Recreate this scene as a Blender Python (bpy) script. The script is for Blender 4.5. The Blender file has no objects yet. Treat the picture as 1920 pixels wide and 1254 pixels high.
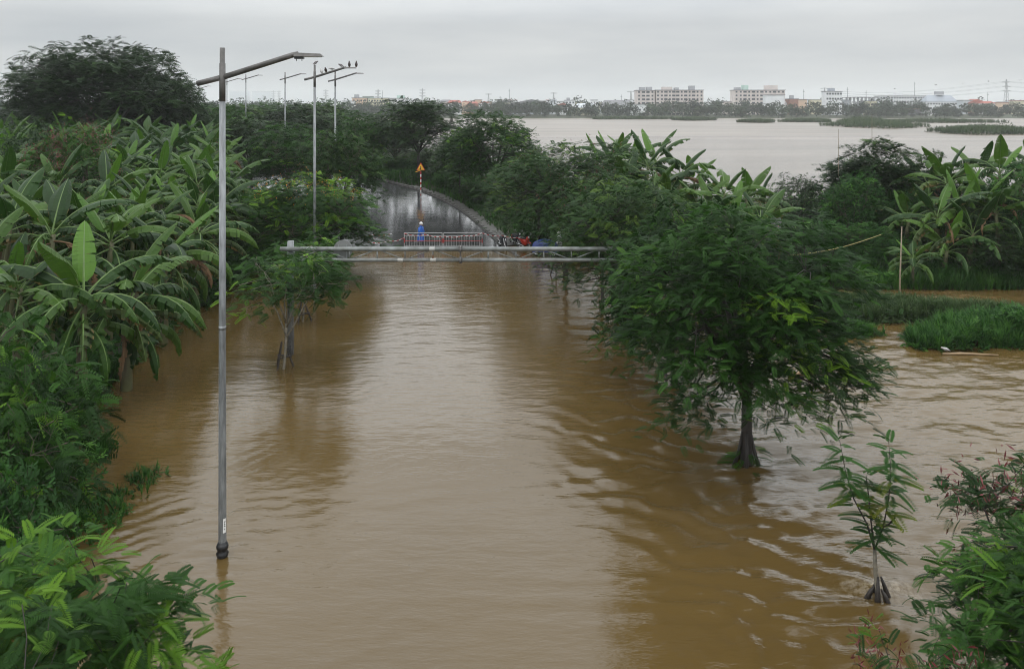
import bpy, math, random
import numpy as np
from mathutils import Vector

# ---------------------------------------------------------------- camera, sky, sun, exposure
scene = bpy.context.scene
COL = scene.collection
CH = 10.1            # eye height above the flood water (a footbridge)
FPX, HY = 1500.0, 197.0
cam_d = bpy.data.cameras.new("camera"); cam = bpy.data.objects.new("camera", cam_d); COL.objects.link(cam)
cam.location = (0, 0, CH); cam.rotation_euler = (math.radians(90), 0, 0)
cam_d.sensor_width = 36; cam_d.lens = 36 * FPX / 1920; cam_d.shift_y = -(627 - HY) / 1920
cam_d.clip_start = 0.1; cam_d.clip_end = 12000
scene.camera = cam

SUN_EL, SUN_ROT = math.radians(58), math.radians(200)
world = bpy.data.worlds.new("World"); scene.world = world; world.use_nodes = True
wn, wl = world.node_tree.nodes, world.node_tree.links
wn.clear()
w_out = wn.new("ShaderNodeOutputWorld"); w_bg = wn.new("ShaderNodeBackground")
sky = wn.new("ShaderNodeTexSky"); sky.sky_type = 'NISHITA'; sky.sun_disc = False
sky.sun_elevation = SUN_EL; sky.sun_rotation = SUN_ROT; sky.dust_density = 3
tc = wn.new("ShaderNodeTexCoord"); sep = wn.new("ShaderNodeSeparateXYZ"); wl.new(tc.outputs['Generated'], sep.inputs[0])
mr = wn.new("ShaderNodeMapRange"); mr.inputs['From Min'].default_value = 0; mr.inputs['From Max'].default_value = 1
mr.inputs['To Min'].default_value = 0.0; mr.inputs['To Max'].default_value = 1.0
wl.new(sep.outputs['Z'], mr.inputs['Value'])
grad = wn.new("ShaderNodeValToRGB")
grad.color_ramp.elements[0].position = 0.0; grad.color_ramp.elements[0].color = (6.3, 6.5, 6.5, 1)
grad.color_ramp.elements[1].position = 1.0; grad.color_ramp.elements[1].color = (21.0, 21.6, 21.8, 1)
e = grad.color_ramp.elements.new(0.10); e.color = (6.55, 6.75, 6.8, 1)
e = grad.color_ramp.elements.new(0.28); e.color = (18.5, 19.0, 19.2, 1)  # unseen sky above the view, brightness added to lift water reflections and foliage
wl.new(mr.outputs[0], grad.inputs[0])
mp = wn.new("ShaderNodeMapping"); mp.inputs['Scale'].default_value = (1.6, 1.6, 9.0); wl.new(tc.outputs['Generated'], mp.inputs[0])
cn = wn.new("ShaderNodeTexNoise"); cn.inputs['Scale'].default_value = 2.2; cn.inputs['Detail'].default_value = 6; cn.inputs['Roughness'].default_value = 0.5
wl.new(mp.outputs[0], cn.inputs['Vector'])
cr = wn.new("ShaderNodeValToRGB")
cr.color_ramp.elements[0].position = 0.3; cr.color_ramp.elements[0].color = (0.80, 0.82, 0.85, 1)
cr.color_ramp.elements[1].position = 0.7; cr.color_ramp.elements[1].color = (1.05, 1.045, 1.04, 1)
wl.new(cn.outputs['Fac'], cr.inputs[0])
mul = wn.new("ShaderNodeMix"); mul.data_type = 'RGBA'; mul.blend_type = 'MULTIPLY'; mul.inputs[0].default_value = 1
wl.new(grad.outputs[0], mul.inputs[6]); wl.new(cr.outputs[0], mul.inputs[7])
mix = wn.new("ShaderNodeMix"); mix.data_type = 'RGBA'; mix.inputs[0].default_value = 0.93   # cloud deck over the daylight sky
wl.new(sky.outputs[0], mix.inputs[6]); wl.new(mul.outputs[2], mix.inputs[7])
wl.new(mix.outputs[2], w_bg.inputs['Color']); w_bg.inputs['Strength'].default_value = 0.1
wl.new(w_bg.outputs[0], w_out.inputs['Surface'])

sd = bpy.data.lights.new("sun", 'SUN'); sd.energy = 0.5; sd.angle = math.radians(25); sd.color = (1, 0.96, 0.9)
sun = bpy.data.objects.new("sun", sd); COL.objects.link(sun)
sun.rotation_euler = (math.radians(90) - SUN_EL, 0, math.radians(180) - SUN_ROT)

scene.view_settings.view_transform = 'Standard'; scene.view_settings.look = 'None'
scene.view_settings.exposure = 0.0; scene.view_settings.gamma = 1
scene.view_settings.use_curve_mapping = False
scene.render.engine = 'CYCLES'
cy = scene.cycles
cy.use_denoising = True; cy.pixel_filter_type = 'BLACKMAN_HARRIS'; cy.filter_width = 1.05; cy.max_bounces = 7; cy.diffuse_bounces = 3; cy.glossy_bounces = 3
cy.transmission_bounces = 3; cy.volume_bounces = 2; cy.transparent_max_bounces = 4
cy.use_adaptive_sampling = False

rnd = random.Random(7)
NR = np.random.default_rng(11)
PI = math.pi
def R(d): return math.radians(d)

def gp(px, py, z=0.0):
    """ground point seen at a photo position, on the level z: (x, y)"""
    D = (CH - z) * FPX / (py - HY)
    return ((px - 960) / FPX * D, D)
def X(px, D): return (px - 960) / FPX * D
def Z(py, D): return CH - (py - HY) / FPX * D

# ---------------------------------------------------------------- materials
def nodes_of(name):
    m = bpy.data.materials.new(name); m.use_nodes = True
    n, l = m.node_tree.nodes, m.node_tree.links
    return m, n, l, n['Principled BSDF']
def noise(n, l, scale, detail=4, rough=0.55, vec=None, stretch=None, coord='Object'):
    t = n.new("ShaderNodeTexNoise"); t.inputs['Scale'].default_value = scale
    t.inputs['Detail'].default_value = detail; t.inputs['Roughness'].default_value = rough
    if vec is None:
        c = n.new("ShaderNodeTexCoord"); vec = c.outputs[coord]
    if stretch:
        mpn = n.new("ShaderNodeMapping"); mpn.inputs['Scale'].default_value = stretch[:3]
        if len(stretch) > 3: mpn.inputs['Rotation'].default_value = (0, 0, stretch[3])
        l.new(vec, mpn.inputs[0]); vec = mpn.outputs[0]
    l.new(vec, t.inputs['Vector']); return t
def ramp(n, l, src, stops):
    r = n.new("ShaderNodeValToRGB"); els = r.color_ramp.elements
    els[0].position, els[0].color = stops[0][0], (*stops[0][1], 1)
    els[1].position, els[1].color = stops[-1][0], (*stops[-1][1], 1)
    for p, c in stops[1:-1]:
        q = els.new(p); q.color = (*c, 1)
    l.new(src, r.inputs[0]); return r
def mat(name, col, rough=0.6, var=0.25, scale=3.0, bump=0.0, metal=0.0, spec=0.5, stretch=None, col2=None):
    m, n, l, b = nodes_of(name)
    t = noise(n, l, scale, 5, stretch=stretch)
    lo = col2 or tuple(c * (1 - var) for c in col); hi = tuple(min(1, c * (1 + var)) for c in col)
    r = ramp(n, l, t.outputs['Fac'], [(0.3, lo), (0.7, hi)])
    l.new(r.outputs[0], b.inputs['Base Color'])
    b.inputs['Roughness'].default_value = rough; b.inputs['Metallic'].default_value = metal
    b.inputs['Specular IOR Level'].default_value = spec
    if bump:
        t2 = noise(n, l, scale * 4, 4); bp = n.new("ShaderNodeBump"); bp.inputs['Strength'].default_value = bump
        bp.inputs['Distance'].default_value = 0.05; l.new(t2.outputs['Fac'], bp.inputs['Height']); l.new(bp.outputs[0], b.inputs['Normal'])
    return m
def leaf_mat(name, stops, rough=0.6, trans=0.3, spec=0.2, wav=False):
    """foliage: colour from the leaf's own 'tint' (young tips paler), varied from plant to plant"""
    m, n, l, b = nodes_of(name)
    a = n.new("ShaderNodeAttribute"); a.attribute_name = 'tint'
    oi = n.new("ShaderNodeObjectInfo")
    ad = n.new("ShaderNodeMath"); ad.operation = 'MULTIPLY_ADD'; ad.inputs[1].default_value = 0.22; ad.inputs[2].default_value = -0.11
    l.new(oi.outputs['Random'], ad.inputs[0])
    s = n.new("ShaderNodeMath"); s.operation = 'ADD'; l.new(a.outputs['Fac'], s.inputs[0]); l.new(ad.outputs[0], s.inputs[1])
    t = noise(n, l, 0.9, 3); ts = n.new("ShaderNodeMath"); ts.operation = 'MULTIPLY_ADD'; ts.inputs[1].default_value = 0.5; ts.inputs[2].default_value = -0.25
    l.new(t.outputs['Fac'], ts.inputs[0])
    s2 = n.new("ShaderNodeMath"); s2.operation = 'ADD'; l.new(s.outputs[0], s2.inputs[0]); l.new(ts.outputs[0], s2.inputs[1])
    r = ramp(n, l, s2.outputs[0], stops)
    l.new(r.outputs[0], b.inputs['Base Color']); b.inputs['Roughness'].default_value = rough; b.inputs['Specular IOR Level'].default_value = spec
    tr = n.new("ShaderNodeBsdfTranslucent"); l.new(r.outputs[0], tr.inputs['Color'])
    mx = n.new("ShaderNodeMixShader"); mx.inputs[0].default_value = trans
    l.new(b.outputs[0], mx.inputs[1]); l.new(tr.outputs[0], mx.inputs[2]); l.new(mx.outputs[0], n['Material Output'].inputs['Surface'])
    return m

G1 = [(0.0, (0.0092, 0.0284, 0.0054)), (0.35, (0.0183, 0.0568, 0.0077)), (0.7, (0.0353, 0.1042, 0.0109)), (1.0, (0.1200, 0.2368, 0.0155))]
MAT = {
 'flame': leaf_mat('flame_tree_leaf', G1, trans=0.35),
 'dark': leaf_mat('dark_leaf', [(0, (0.0071, 0.0198, 0.0054)), (0.5, (0.0155, 0.0426, 0.0077)), (1.0, (0.0494, 0.1137, 0.0155))], trans=0.25, spec=0.3),
 'olive': leaf_mat('olive_leaf', [(0, (0.0113, 0.0303, 0.0077)), (0.5, (0.0282, 0.0710, 0.0140)), (1.0, (0.1058, 0.1800, 0.0271))], trans=0.3),
 'bamboo': leaf_mat('bamboo_leaf', [(0, (0.0113, 0.0265, 0.0093)), (0.5, (0.0247, 0.0588, 0.0170)), (1.0, (0.0635, 0.1137, 0.0310))], trans=0.3),
 'weed': leaf_mat('weed_leaf', [(0, (0.0127, 0.0426, 0.0093)), (0.5, (0.0318, 0.0995, 0.0170)), (1.0, (0.0776, 0.1894, 0.0271))], trans=0.35),
 'reed': leaf_mat('reed_blade', [(0, (0.0212, 0.0426, 0.0140)), (0.5, (0.0423, 0.0805, 0.0232)), (1.0, (0.0847, 0.1231, 0.0465))], trans=0.3),
 'fartree': leaf_mat('far_leaf', [(0, (0.0084, 0.0228, 0.0093)), (0.5, (0.0183, 0.0426, 0.0155)), (1.0, (0.0423, 0.0805, 0.0232))], trans=0.2),
 'yellowing': leaf_mat('yellowing_leaf', [(0, (0.0212, 0.0663, 0.0116)), (0.45, (0.0353, 0.1042, 0.0155)), (0.75, (0.1552, 0.1894, 0.0155)), (1.0, (0.2964, 0.2463, 0.0232))], trans=0.35),
 'pod': mat('seed_pod', (0.12, 0.022, 0.022), 0.55, 0.5, 2),
 'blossom': mat('orange_blossom', (0.6, 0.25, 0.03), 0.6, 0.3, 4),
 'bark': mat('bark', (0.075, 0.06, 0.045), 0.8, 0.45, 6, 0.4, stretch=(1, 1, 0.2)),
 'bark_wet': mat('wet_bark', (0.028, 0.022, 0.018), 0.55, 0.45, 6, 0.5, stretch=(1, 1, 0.2)),
 'bark_pale': mat('pale_bark', (0.20, 0.18, 0.14), 0.7, 0.4, 9, 0.3),
 'stake': mat('wet_wood_stake', (0.03, 0.024, 0.02), 0.6, 0.3, 5),
 'bstem': mat('banana_stem', (0.09, 0.10, 0.04), 0.6, 0.5, 3, 0.2, stretch=(1, 1, 0.3), col2=(0.05, 0.035, 0.02)),
 'midrib': mat('leaf_midrib', (0.10, 0.17, 0.04), 0.5, 0.2),
 'deadleaf': mat('dead_leaf', (0.12, 0.070, 0.032), 0.8, 0.6, 3, 0.2),
 'galv': mat('galvanised_steel', (0.20, 0.21, 0.215), 0.45, 0.42, 6, 0.05, metal=0.35, stretch=(2, 2, 0.35)),
 'galv_dark': mat('weathered_steel_arm', (0.115, 0.11, 0.105), 0.5, 0.35, 5, 0.05, metal=0.3),
 'truss': mat('gantry_steel', (0.20, 0.215, 0.21), 0.5, 0.3, 3, 0.05, metal=0.2, col2=(0.11, 0.11, 0.10)),
 'blackcollar': mat('black_cast_iron', (0.015, 0.015, 0.016), 0.45, 0.3),
 'white': mat('white_paint', (0.75, 0.75, 0.73), 0.5, 0.08),
 'red': mat('red_paint', (0.45, 0.03, 0.03), 0.5, 0.2),
 'yellow': mat('sign_yellow', (0.75, 0.42, 0.02), 0.45, 0.05),
 'black': mat('black_plastic', (0.02, 0.02, 0.022), 0.35, 0.3),
 'rust': mat('rust', (0.16, 0.07, 0.03), 0.8, 0.5, 12),
 'rubber': mat('tyre_rubber', (0.02, 0.02, 0.02), 0.8, 0.2),
 'chrome': mat('chrome', (0.6, 0.6, 0.6), 0.2, 0.1, metal=1),
 'bike_red': mat('red_bike_paint', (0.42, 0.03, 0.015), 0.25, 0.1),
 'bike_black': mat('black_bike_paint', (0.02, 0.022, 0.026), 0.25, 0.1),
 'blue': mat('blue_raincoat', (0.015, 0.10, 0.42), 0.4, 0.25, 5, 0.2),
 'tarp': mat('blue_tarpaulin', (0.015, 0.04, 0.20), 0.45, 0.3, 4, 0.3),
 'paleraincoat': mat('pale_raincoat', (0.55, 0.56, 0.56), 0.35, 0.15, 6, 0.2),
 'skin': mat('skin', (0.32, 0.18, 0.12), 0.5, 0.05),
 'trousers': mat('dark_trousers', (0.02, 0.022, 0.03), 0.7, 0.2),
 'helmet': mat('white_helmet', (0.72, 0.70, 0.68), 0.3, 0.05),
 'bird': mat('pigeon_feathers', (0.075, 0.06, 0.06), 0.6, 0.35, 20),
 'birdpale': mat('pale_feathers', (0.42, 0.41, 0.40), 0.6, 0.2, 20),
 'birdwing': mat('wing_feathers', (0.20, 0.19, 0.19), 0.6, 0.4, 25),
 'beak': mat('beak', (0.25, 0.16, 0.08), 0.5, 0.1),
 'signback': mat('sign_back_sheet', (0.16, 0.165, 0.16), 0.55, 0.2),
 'bamboopole': mat('pale_bamboo_pole', (0.22, 0.18, 0.12), 0.6, 0.3, 6),
 'rope': mat('yellow_rope', (0.32, 0.26, 0.09), 0.6, 0.2),
 'log': mat('floating_log', (0.26, 0.18, 0.10), 0.6, 0.3, 6, 0.3),
 'concrete': mat('kerb_concrete', (0.10, 0.097, 0.09), 0.5, 0.35, 2.5, 0.3),
 'paint_line': mat('road_paint', (0.24, 0.24, 0.23), 0.3, 0.3, 5),
 'window': mat('window_glass', (0.05, 0.06, 0.07), 0.2, 0.3),
 'pylon': mat('pylon_steel', (0.28, 0.29, 0.30), 0.6, 0.1),
 'silver_tape': mat('worn_white_tape', (0.36, 0.36, 0.34), 0.6, 0.35, 30),
 'barrier': mat('barrier_steel', (0.38, 0.38, 0.38), 0.5, 0.15),
 'foam': mat('foam', (0.42, 0.33, 0.20), 0.5, 0.2, 10),
}

# banana leaf: veins across the blade, browned margins
def banana_mat(name, stops, brown):
    m, n, l, b = nodes_of(name)
    uv = n.new("ShaderNodeUVMap"); uv.uv_map = 'UVMap'
    st = noise(n, l, 1.0, 4, vec=uv.outputs[0], stretch=(38, 1.2, 1))
    oi = n.new("ShaderNodeObjectInfo"); ad = n.new("ShaderNodeMath"); ad.operation = 'MULTIPLY_ADD'
    ad.inputs[1].default_value = 0.55; l.new(oi.outputs['Random'], ad.inputs[0]); 
    sc = n.new("ShaderNodeMath"); sc.operation = 'MULTIPLY'; sc.inputs[1].default_value = 0.5; l.new(st.outputs['Fac'], sc.inputs[0]); l.new(sc.outputs[0], ad.inputs[2])
    r = ramp(n, l, ad.outputs[0], stops)
    sx = n.new("ShaderNodeSeparateXYZ"); l.new(uv.outputs[0], sx.inputs[0])
    ab = n.new("ShaderNodeMath"); ab.operation = 'ABSOLUTE'; l.new(sx.outputs[1], ab.inputs[0])
    bn = noise(n, l, 3.0, 5)
    mm = n.new("ShaderNodeMath"); mm.operation = 'MULTIPLY_ADD'; mm.inputs[1].default_value = 0.9; l.new(bn.outputs['Fac'], mm.inputs[0]); l.new(ab.outputs[0], mm.inputs[2])
    er = n.new("ShaderNodeMapRange"); er.inputs['From Min'].default_value = 1.43 - brown; er.inputs['From Max'].default_value = 1.55 - brown; l.new(mm.outputs[0], er.inputs['Value'])
    mx = n.new("ShaderNodeMix"); mx.data_type = 'RGBA'; l.new(er.outputs[0], mx.inputs[0]); l.new(r.outputs[0], mx.inputs[6]); mx.inputs[7].default_value = (0.16, 0.11, 0.035, 1)
    l.new(mx.outputs[2], b.inputs['Base Color']); b.inputs['Roughness'].default_value = 0.45; b.inputs['Specular IOR Level'].default_value = 0.28
    bp = n.new("ShaderNodeBump"); bp.inputs['Strength'].default_value = 0.5; bp.inputs['Distance'].default_value = 0.02
    l.new(st.outputs['Fac'], bp.inputs['Height']); l.new(bp.outputs[0], b.inputs['Normal'])
    tr = n.new("ShaderNodeBsdfTranslucent"); l.new(mx.outputs[2], tr.inputs['Color'])
    ms = n.new("ShaderNodeMixShader"); ms.inputs[0].default_value = 0.3
    l.new(b.outputs[0], ms.inputs[1]); l.new(tr.outputs[0], ms.inputs[2]); l.new(ms.outputs[0], n['Material Output'].inputs['Surface'])
    return m
MAT['banana'] = banana_mat('banana_leaf', [(0.1, (0.009, 0.030, 0.005)), (0.5, (0.020, 0.060, 0.007)), (0.85, (0.066, 0.138, 0.013))], 0.0)
MAT['banana_new'] = banana_mat('young_banana_leaf', [(0.1, (0.045, 0.115, 0.012)), (0.8, (0.085, 0.19, 0.018))], -0.1)
MAT['banana_old'] = banana_mat('old_banana_leaf', [(0.1, (0.025, 0.05, 0.012)), (0.8, (0.075, 0.11, 0.02))], 0.18)

# muddy flood water: thick brown suspension under a wind-rippled skin
def water_mat():
    m, n, l, b = nodes_of('muddy_flood_water')
    g = n.new("ShaderNodeNewGeometry")
    pos = g.outputs['Position']
    big = noise(n, l, 0.06, 5, vec=pos, stretch=(1, 0.5, 1))
    r = ramp(n, l, big.outputs['Fac'], [(0.3, (0.080, 0.050, 0.014)), (0.7, (0.112, 0.073, 0.026))])
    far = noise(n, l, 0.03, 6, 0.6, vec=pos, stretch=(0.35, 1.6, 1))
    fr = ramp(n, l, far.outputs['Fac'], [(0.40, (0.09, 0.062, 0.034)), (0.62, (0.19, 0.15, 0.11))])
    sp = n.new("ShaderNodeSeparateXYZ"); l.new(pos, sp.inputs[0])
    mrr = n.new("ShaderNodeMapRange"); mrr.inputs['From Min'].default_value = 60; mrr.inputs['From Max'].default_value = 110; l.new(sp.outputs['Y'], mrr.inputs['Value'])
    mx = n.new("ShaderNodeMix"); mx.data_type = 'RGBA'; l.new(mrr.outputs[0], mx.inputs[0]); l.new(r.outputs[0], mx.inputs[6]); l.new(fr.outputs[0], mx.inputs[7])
    # foam and silt on the torn water by the weed islands
    at = n.new("ShaderNodeAttribute"); at.attribute_name = 'foam'
    fn = noise(n, l, 5.0, 6, 0.7, vec=pos)
    fm = n.new("ShaderNodeMath"); fm.operation = 'MULTIPLY'; fm.use_clamp = True; l.new(at.outputs['Fac'], fm.inputs[0])
    fr2 = ramp(n, l, fn.outputs['Fac'], [(0.45, (0, 0, 0)), (0.62, (1, 1, 1))]); l.new(fr2.outputs[0], fm.inputs[1])
    mf = n.new("ShaderNodeMix"); mf.data_type = 'RGBA'; l.new(fm.outputs[0], mf.inputs[0]); l.new(mx.outputs[2], mf.inputs[6]); mf.inputs[7].default_value = (0.36, 0.30, 0.21, 1)
    l.new(mf.outputs[2], b.inputs['Base Color'])
    rr = n.new("ShaderNodeMapRange"); rr.inputs['To Min'].default_value = 0.05; rr.inputs['To Max'].default_value = 0.32
    rr.inputs['From Min'].default_value = 30; rr.inputs['From Max'].default_value = 300; l.new(sp.outputs['Y'], rr.inputs['Value'])
    l.new(rr.outputs[0], b.inputs['Roughness']); b.inputs['IOR'].default_value = 1.45
    # fine ripples
    n1 = noise(n, l, 2.6, 4, 0.55, vec=pos, stretch=(0.6, 1.8, 1, 0.25))
    n2 = noise(n, l, 11.0, 3, 0.6, vec=pos, stretch=(0.8, 1.5, 1, -0.2))
    n3 = noise(n, l, 0.45, 4, 0.6, vec=pos, stretch=(0.5, 1.6, 1, 0.1))
    a1 = n.new("ShaderNodeMath"); a1.operation = 'MULTIPLY_ADD'; a1.inputs[1].default_value = 0.22; l.new(n2.outputs['Fac'], a1.inputs[0]); l.new(n1.outputs['Fac'], a1.inputs[2])
    a2 = n.new("ShaderNodeMath"); a2.operation = 'MULTIPLY_ADD'; a2.inputs[1].default_value = 2.2; l.new(n3.outputs['Fac'], a2.inputs[0]); l.new(a1.outputs[0], a2.inputs[2])
    bp = n.new("ShaderNodeBump"); bp.inputs['Strength'].default_value = 0.7; bp.inputs['Distance'].default_value = 0.012
    ch = n.new("ShaderNodeMapRange"); ch.inputs['From Min'].default_value = 4; ch.inputs['From Max'].default_value = 9; ch.inputs['To Min'].default_value = 1.7; ch.inputs['To Max'].default_value = 2.7
    l.new(sp.outputs['X'], ch.inputs['Value']); hm = n.new("ShaderNodeMath"); hm.operation = 'MULTIPLY'; l.new(a2.outputs[0], hm.inputs[0]); l.new(ch.outputs[0], hm.inputs[1])
    l.new(hm.outputs[0], bp.inputs['Height']); l.new(bp.outputs[0], b.inputs['Normal'])
    return m
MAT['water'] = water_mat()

def road_mat():
    m, n, l, b = nodes_of('wet_asphalt')
    g = n.new("ShaderNodeNewGeometry"); pos = g.outputs['Position']
    t = noise(n, l, 0.5, 6, vec=pos, stretch=(1.5, 0.7, 1)); t2 = noise(n, l, 30, 3, vec=pos)
    r = ramp(n, l, t.outputs['Fac'], [(0.3, (0.028, 0.029, 0.031)), (0.7, (0.06, 0.06, 0.06))]); l.new(r.outputs[0], b.inputs['Base Color'])
    rr = ramp(n, l, t.outputs['Fac'], [(0.42, (0.02, 0.02, 0.02)), (0.66, (0.13, 0.13, 0.13))]); l.new(rr.outputs[0], b.inputs['Roughness'])
    b.inputs['Specular IOR Level'].default_value = 1.0
    n4 = noise(n, l, 1.5, 4, vec=pos, stretch=(0.3, 2.5, 1))
    a1 = n.new("ShaderNodeMath"); a1.operation = 'MULTIPLY_ADD'; a1.inputs[1].default_value = 0.12; l.new(t2.outputs['Fac'], a1.inputs[0]); l.new(n4.outputs['Fac'], a1.inputs[2])
    bp = n.new("ShaderNodeBump"); bp.inputs['Strength'].default_value = 0.35; bp.inputs['Distance'].default_value = 0.02
    l.new(a1.outputs[0], bp.inputs['Height']); l.new(bp.outputs[0], b.inputs['Normal'])
    return m
MAT['road'] = road_mat()
def ground_mat():
    m, n, l, b = nodes_of('bank_soil_and_moss')
    g = n.new("ShaderNodeNewGeometry"); pos = g.outputs['Position']
    t = noise(n, l, 0.35, 7, 0.65, vec=pos)
    r = ramp(n, l, t.outputs['Fac'], [(0.32, (0.035, 0.026, 0.016)), (0.5, (0.028, 0.042, 0.014)), (0.7, (0.045, 0.075, 0.02))])
    l.new(r.outputs[0], b.inputs['Base Color']); b.inputs['Roughness'].default_value = 0.85
    t2 = noise(n, l, 4, 6, vec=pos); bp = n.new("ShaderNodeBump"); bp.inputs['Distance'].default_value = 0.2; bp.inputs['Strength'].default_value = 0.7
    l.new(t2.outputs['Fac'], bp.inputs['Height']); l.new(bp.outputs[0], b.inputs['Normal'])
    return m
MAT['ground'] = ground_mat()

# ---------------------------------------------------------------- mesh helpers
def np_mesh(name, V, F, mat_, tint=None, smooth=False, attr='tint', vattr=None):
    V = np.asarray(V, dtype=np.float32); F = np.asarray(F, dtype=np.int32)
    me = bpy.data.meshes.new(name); k = F.shape[1]
    me.vertices.add(len(V)); me.vertices.foreach_set('co', V.ravel())
    me.loops.add(F.size); me.loops.foreach_set('vertex_index', F.ravel())
    me.polygons.add(len(F)); me.polygons.foreach_set('loop_start', np.arange(0, F.size, k, dtype=np.int32))
    me.polygons.foreach_set('loop_total', np.full(len(F), k, dtype=np.int32))
    if smooth: me.polygons.foreach_set('use_smooth', np.ones(len(F), dtype=bool))
    me.update(calc_edges=True)
    if tint is not None:
        a = me.attributes.new(attr, 'FLOAT', 'FACE'); a.data.foreach_set('value', np.asarray(tint, dtype=np.float32))
    if vattr is not None:
        a = me.attributes.new(vattr[0], 'FLOAT', 'POINT'); a.data.foreach_set('value', np.asarray(vattr[1], dtype=np.float32))
    me.materials.append(mat_); return me
class MB:
    """collects shapes for one mesh"""
    def __init__(s): s.v, s.f, s.mi, s.m = [], [], [], 0
    def add(s, V, F):
        o = len(s.v); s.v += [tuple(p) for p in V]
        for f in F: s.f.append([i + o for i in f]); s.mi.append(s.m)
        return s
    def box(s, c, d, rz=0, ch=0):
        x, y, z = d[0] / 2, d[1] / 2, d[2] / 2; ca, sa = math.cos(rz), math.sin(rz)
        P = []
        for dz in (-z, z):
            for dx, dy in ((-x, -y), (x, -y), (x, y), (-x, y)):
                P.append((c[0] + dx * ca - dy * sa, c[1] + dx * sa + dy * ca, c[2] + dz))
        return s.add(P, [(3, 2, 1, 0), (4, 5, 6, 7), (0, 1, 5, 4), (1, 2, 6, 5), (2, 3, 7, 6), (3, 0, 4, 7)])
    def tube(s, pts, rad, n=8, cap=True):
        pts = [Vector(p) for p in pts]
        if not hasattr(rad, '__len__'): rad = [rad] * len(pts)
        V = []; up = None
        for i, p in enumerate(pts):
            t = (pts[min(i + 1, len(pts) - 1)] - pts[max(i - 1, 0)])
            if t.length < 1e-6: t = Vector((0, 0, 1))
            t.normalize()
            if up is None: up = Vector((1, 0, 0)) if abs(t.x) < 0.8 else Vector((0, 1, 0))
            a = (up - t * up.dot(t)).normalized(); b = t.cross(a); up = a
            for k in range(n):
                w = 2 * PI * k / n; V.append(p + (a * math.cos(w) + b * math.sin(w)) * rad[i])
        F = []
        for i in range(len(pts) - 1):
            for k in range(n):
                F.append((i * n + k, i * n + (k + 1) % n, (i + 1) * n + (k + 1) % n, (i + 1) * n + k))
        if cap: F.append(tuple(range(n))[::-1]); F.append(tuple(range((len(pts) - 1) * n, len(pts) * n)))
        return s.add(V, F)
    def loft(s, rings, cap=True):
        """rings: list of (centre, rx, ry) stacked ellipses in the xy plane, or with an axis vector"""
        n = 12; V = []
        for (c, rx, ry) in rings:
            for k in range(n):
                w = 2 * PI * k / n; V.append((c[0] + rx * math.cos(w), c[1] + ry * math.sin(w), c[2]))
        F = [(i * n + k, i * n + (k + 1) % n, (i + 1) * n + (k + 1) % n, (i + 1) * n + k) for i in range(len(rings) - 1) for k in range(n)]
        if cap: F.append(tuple(range(n))[::-1]); F.append(tuple(range((len(rings) - 1) * n, len(rings) * n)))
        return s.add(V, F)
    def ball(s, c, r, n=10, m=6, sq=(1, 1, 1)):
        V = [(c[0], c[1], c[2] + r * sq[2])]
        for i in range(1, m):
            a = PI * i / m
            for k in range(n):
                w = 2 * PI * k / n; V.append((c[0] + r * sq[0] * math.sin(a) * math.cos(w), c[1] + r * sq[1] * math.sin(a) * math.sin(w), c[2] + r * sq[2] * math.cos(a)))
        V.append((c[0], c[1], c[2] - r * sq[2])); F = []
        for k in range(n): F.append((0, 1 + k, 1 + (k + 1) % n))
        for i in range(m - 2):
            for k in range(n):
                a = 1 + i * n; F.append((a + k, a + n + k, a + n + (k + 1) % n, a + (k + 1) % n))
        a = 1 + (m - 2) * n
        for k in range(n): F.append((len(V) - 1, a + (k + 1) % n, a + k))
        return s.add(V, F)
    def mesh(s, name, mats, smooth=False):
        me = bpy.data.meshes.new(name); me.from_pydata(s.v, [], s.f)
        for m in (mats if isinstance(mats, (list, tuple)) else [mats]): me.materials.append(MAT[m] if isinstance(m, str) else m)
        if any(s.mi): me.polygons.foreach_set('material_index', s.mi)
        if smooth: me.shade_smooth(); 
        return me
def obj(name, me, parent=None, loc=None, rot=None, scale=None):
    o = bpy.data.objects.new(name, me); COL.objects.link(o)
    if parent: o.parent = parent
    if loc is not None: o.location = loc
    if rot is not None: o.rotation_euler = rot
    if scale is not None: o.scale = scale
    return o
def tag(o, label=None, cat=None, group=None, kind=None):
    if label: o['label'] = label
    if cat: o['category'] = cat
    if group: o['group'] = group
    if kind: o['kind'] = kind
    return o
def thing(name, label, cat, loc=(0, 0, 0), rz=0, group=None, scale=None):
    return tag(obj(name, None, None, loc, (0, 0, rz), scale), label, cat, group)
def part(name, mb, mats, parent, smooth=False, label=None, **k):
    o = obj(name, mb.mesh(name, mats, smooth), parent, **k)
    if label: o['label'] = label
    return o
def smooth_mod(o, lv=1):
    m = o.modifiers.new('subdivision', 'SUBSURF'); m.levels = lv; m.render_levels = lv; return o

# value noise for terrain and waves
def vnoise(x, y, seed=0):
    xi, yi = np.floor(x), np.floor(y); fx, fy = x - xi, y - yi
    fx, fy = fx * fx * (3 - 2 * fx), fy * fy * (3 - 2 * fy)
    def h(a, b):
        q = np.sin(a * 127.1 + b * 311.7 + seed * 74.7) * 43758.5453
        return q - np.floor(q)
    return (h(xi, yi) * (1 - fx) + h(xi + 1, yi) * fx) * (1 - fy) + (h(xi, yi + 1) * (1 - fx) + h(xi + 1, yi + 1) * fx) * fy
def fbm(x, y, seed=0, o=4):
    s, a, t = 0, 1.0, 0
    for i in range(o):
        s = s + a * vnoise(x, y, seed + i); t += a; a *= 0.5; x = x * 2.03 + 5.1; y = y * 2.03 + 1.7
    return s / t - 0.5
def sstep(a, b, x):
    t = np.clip((x - a) / (b - a), 0, 1); return t * t * (3 - 2 * t)

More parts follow.
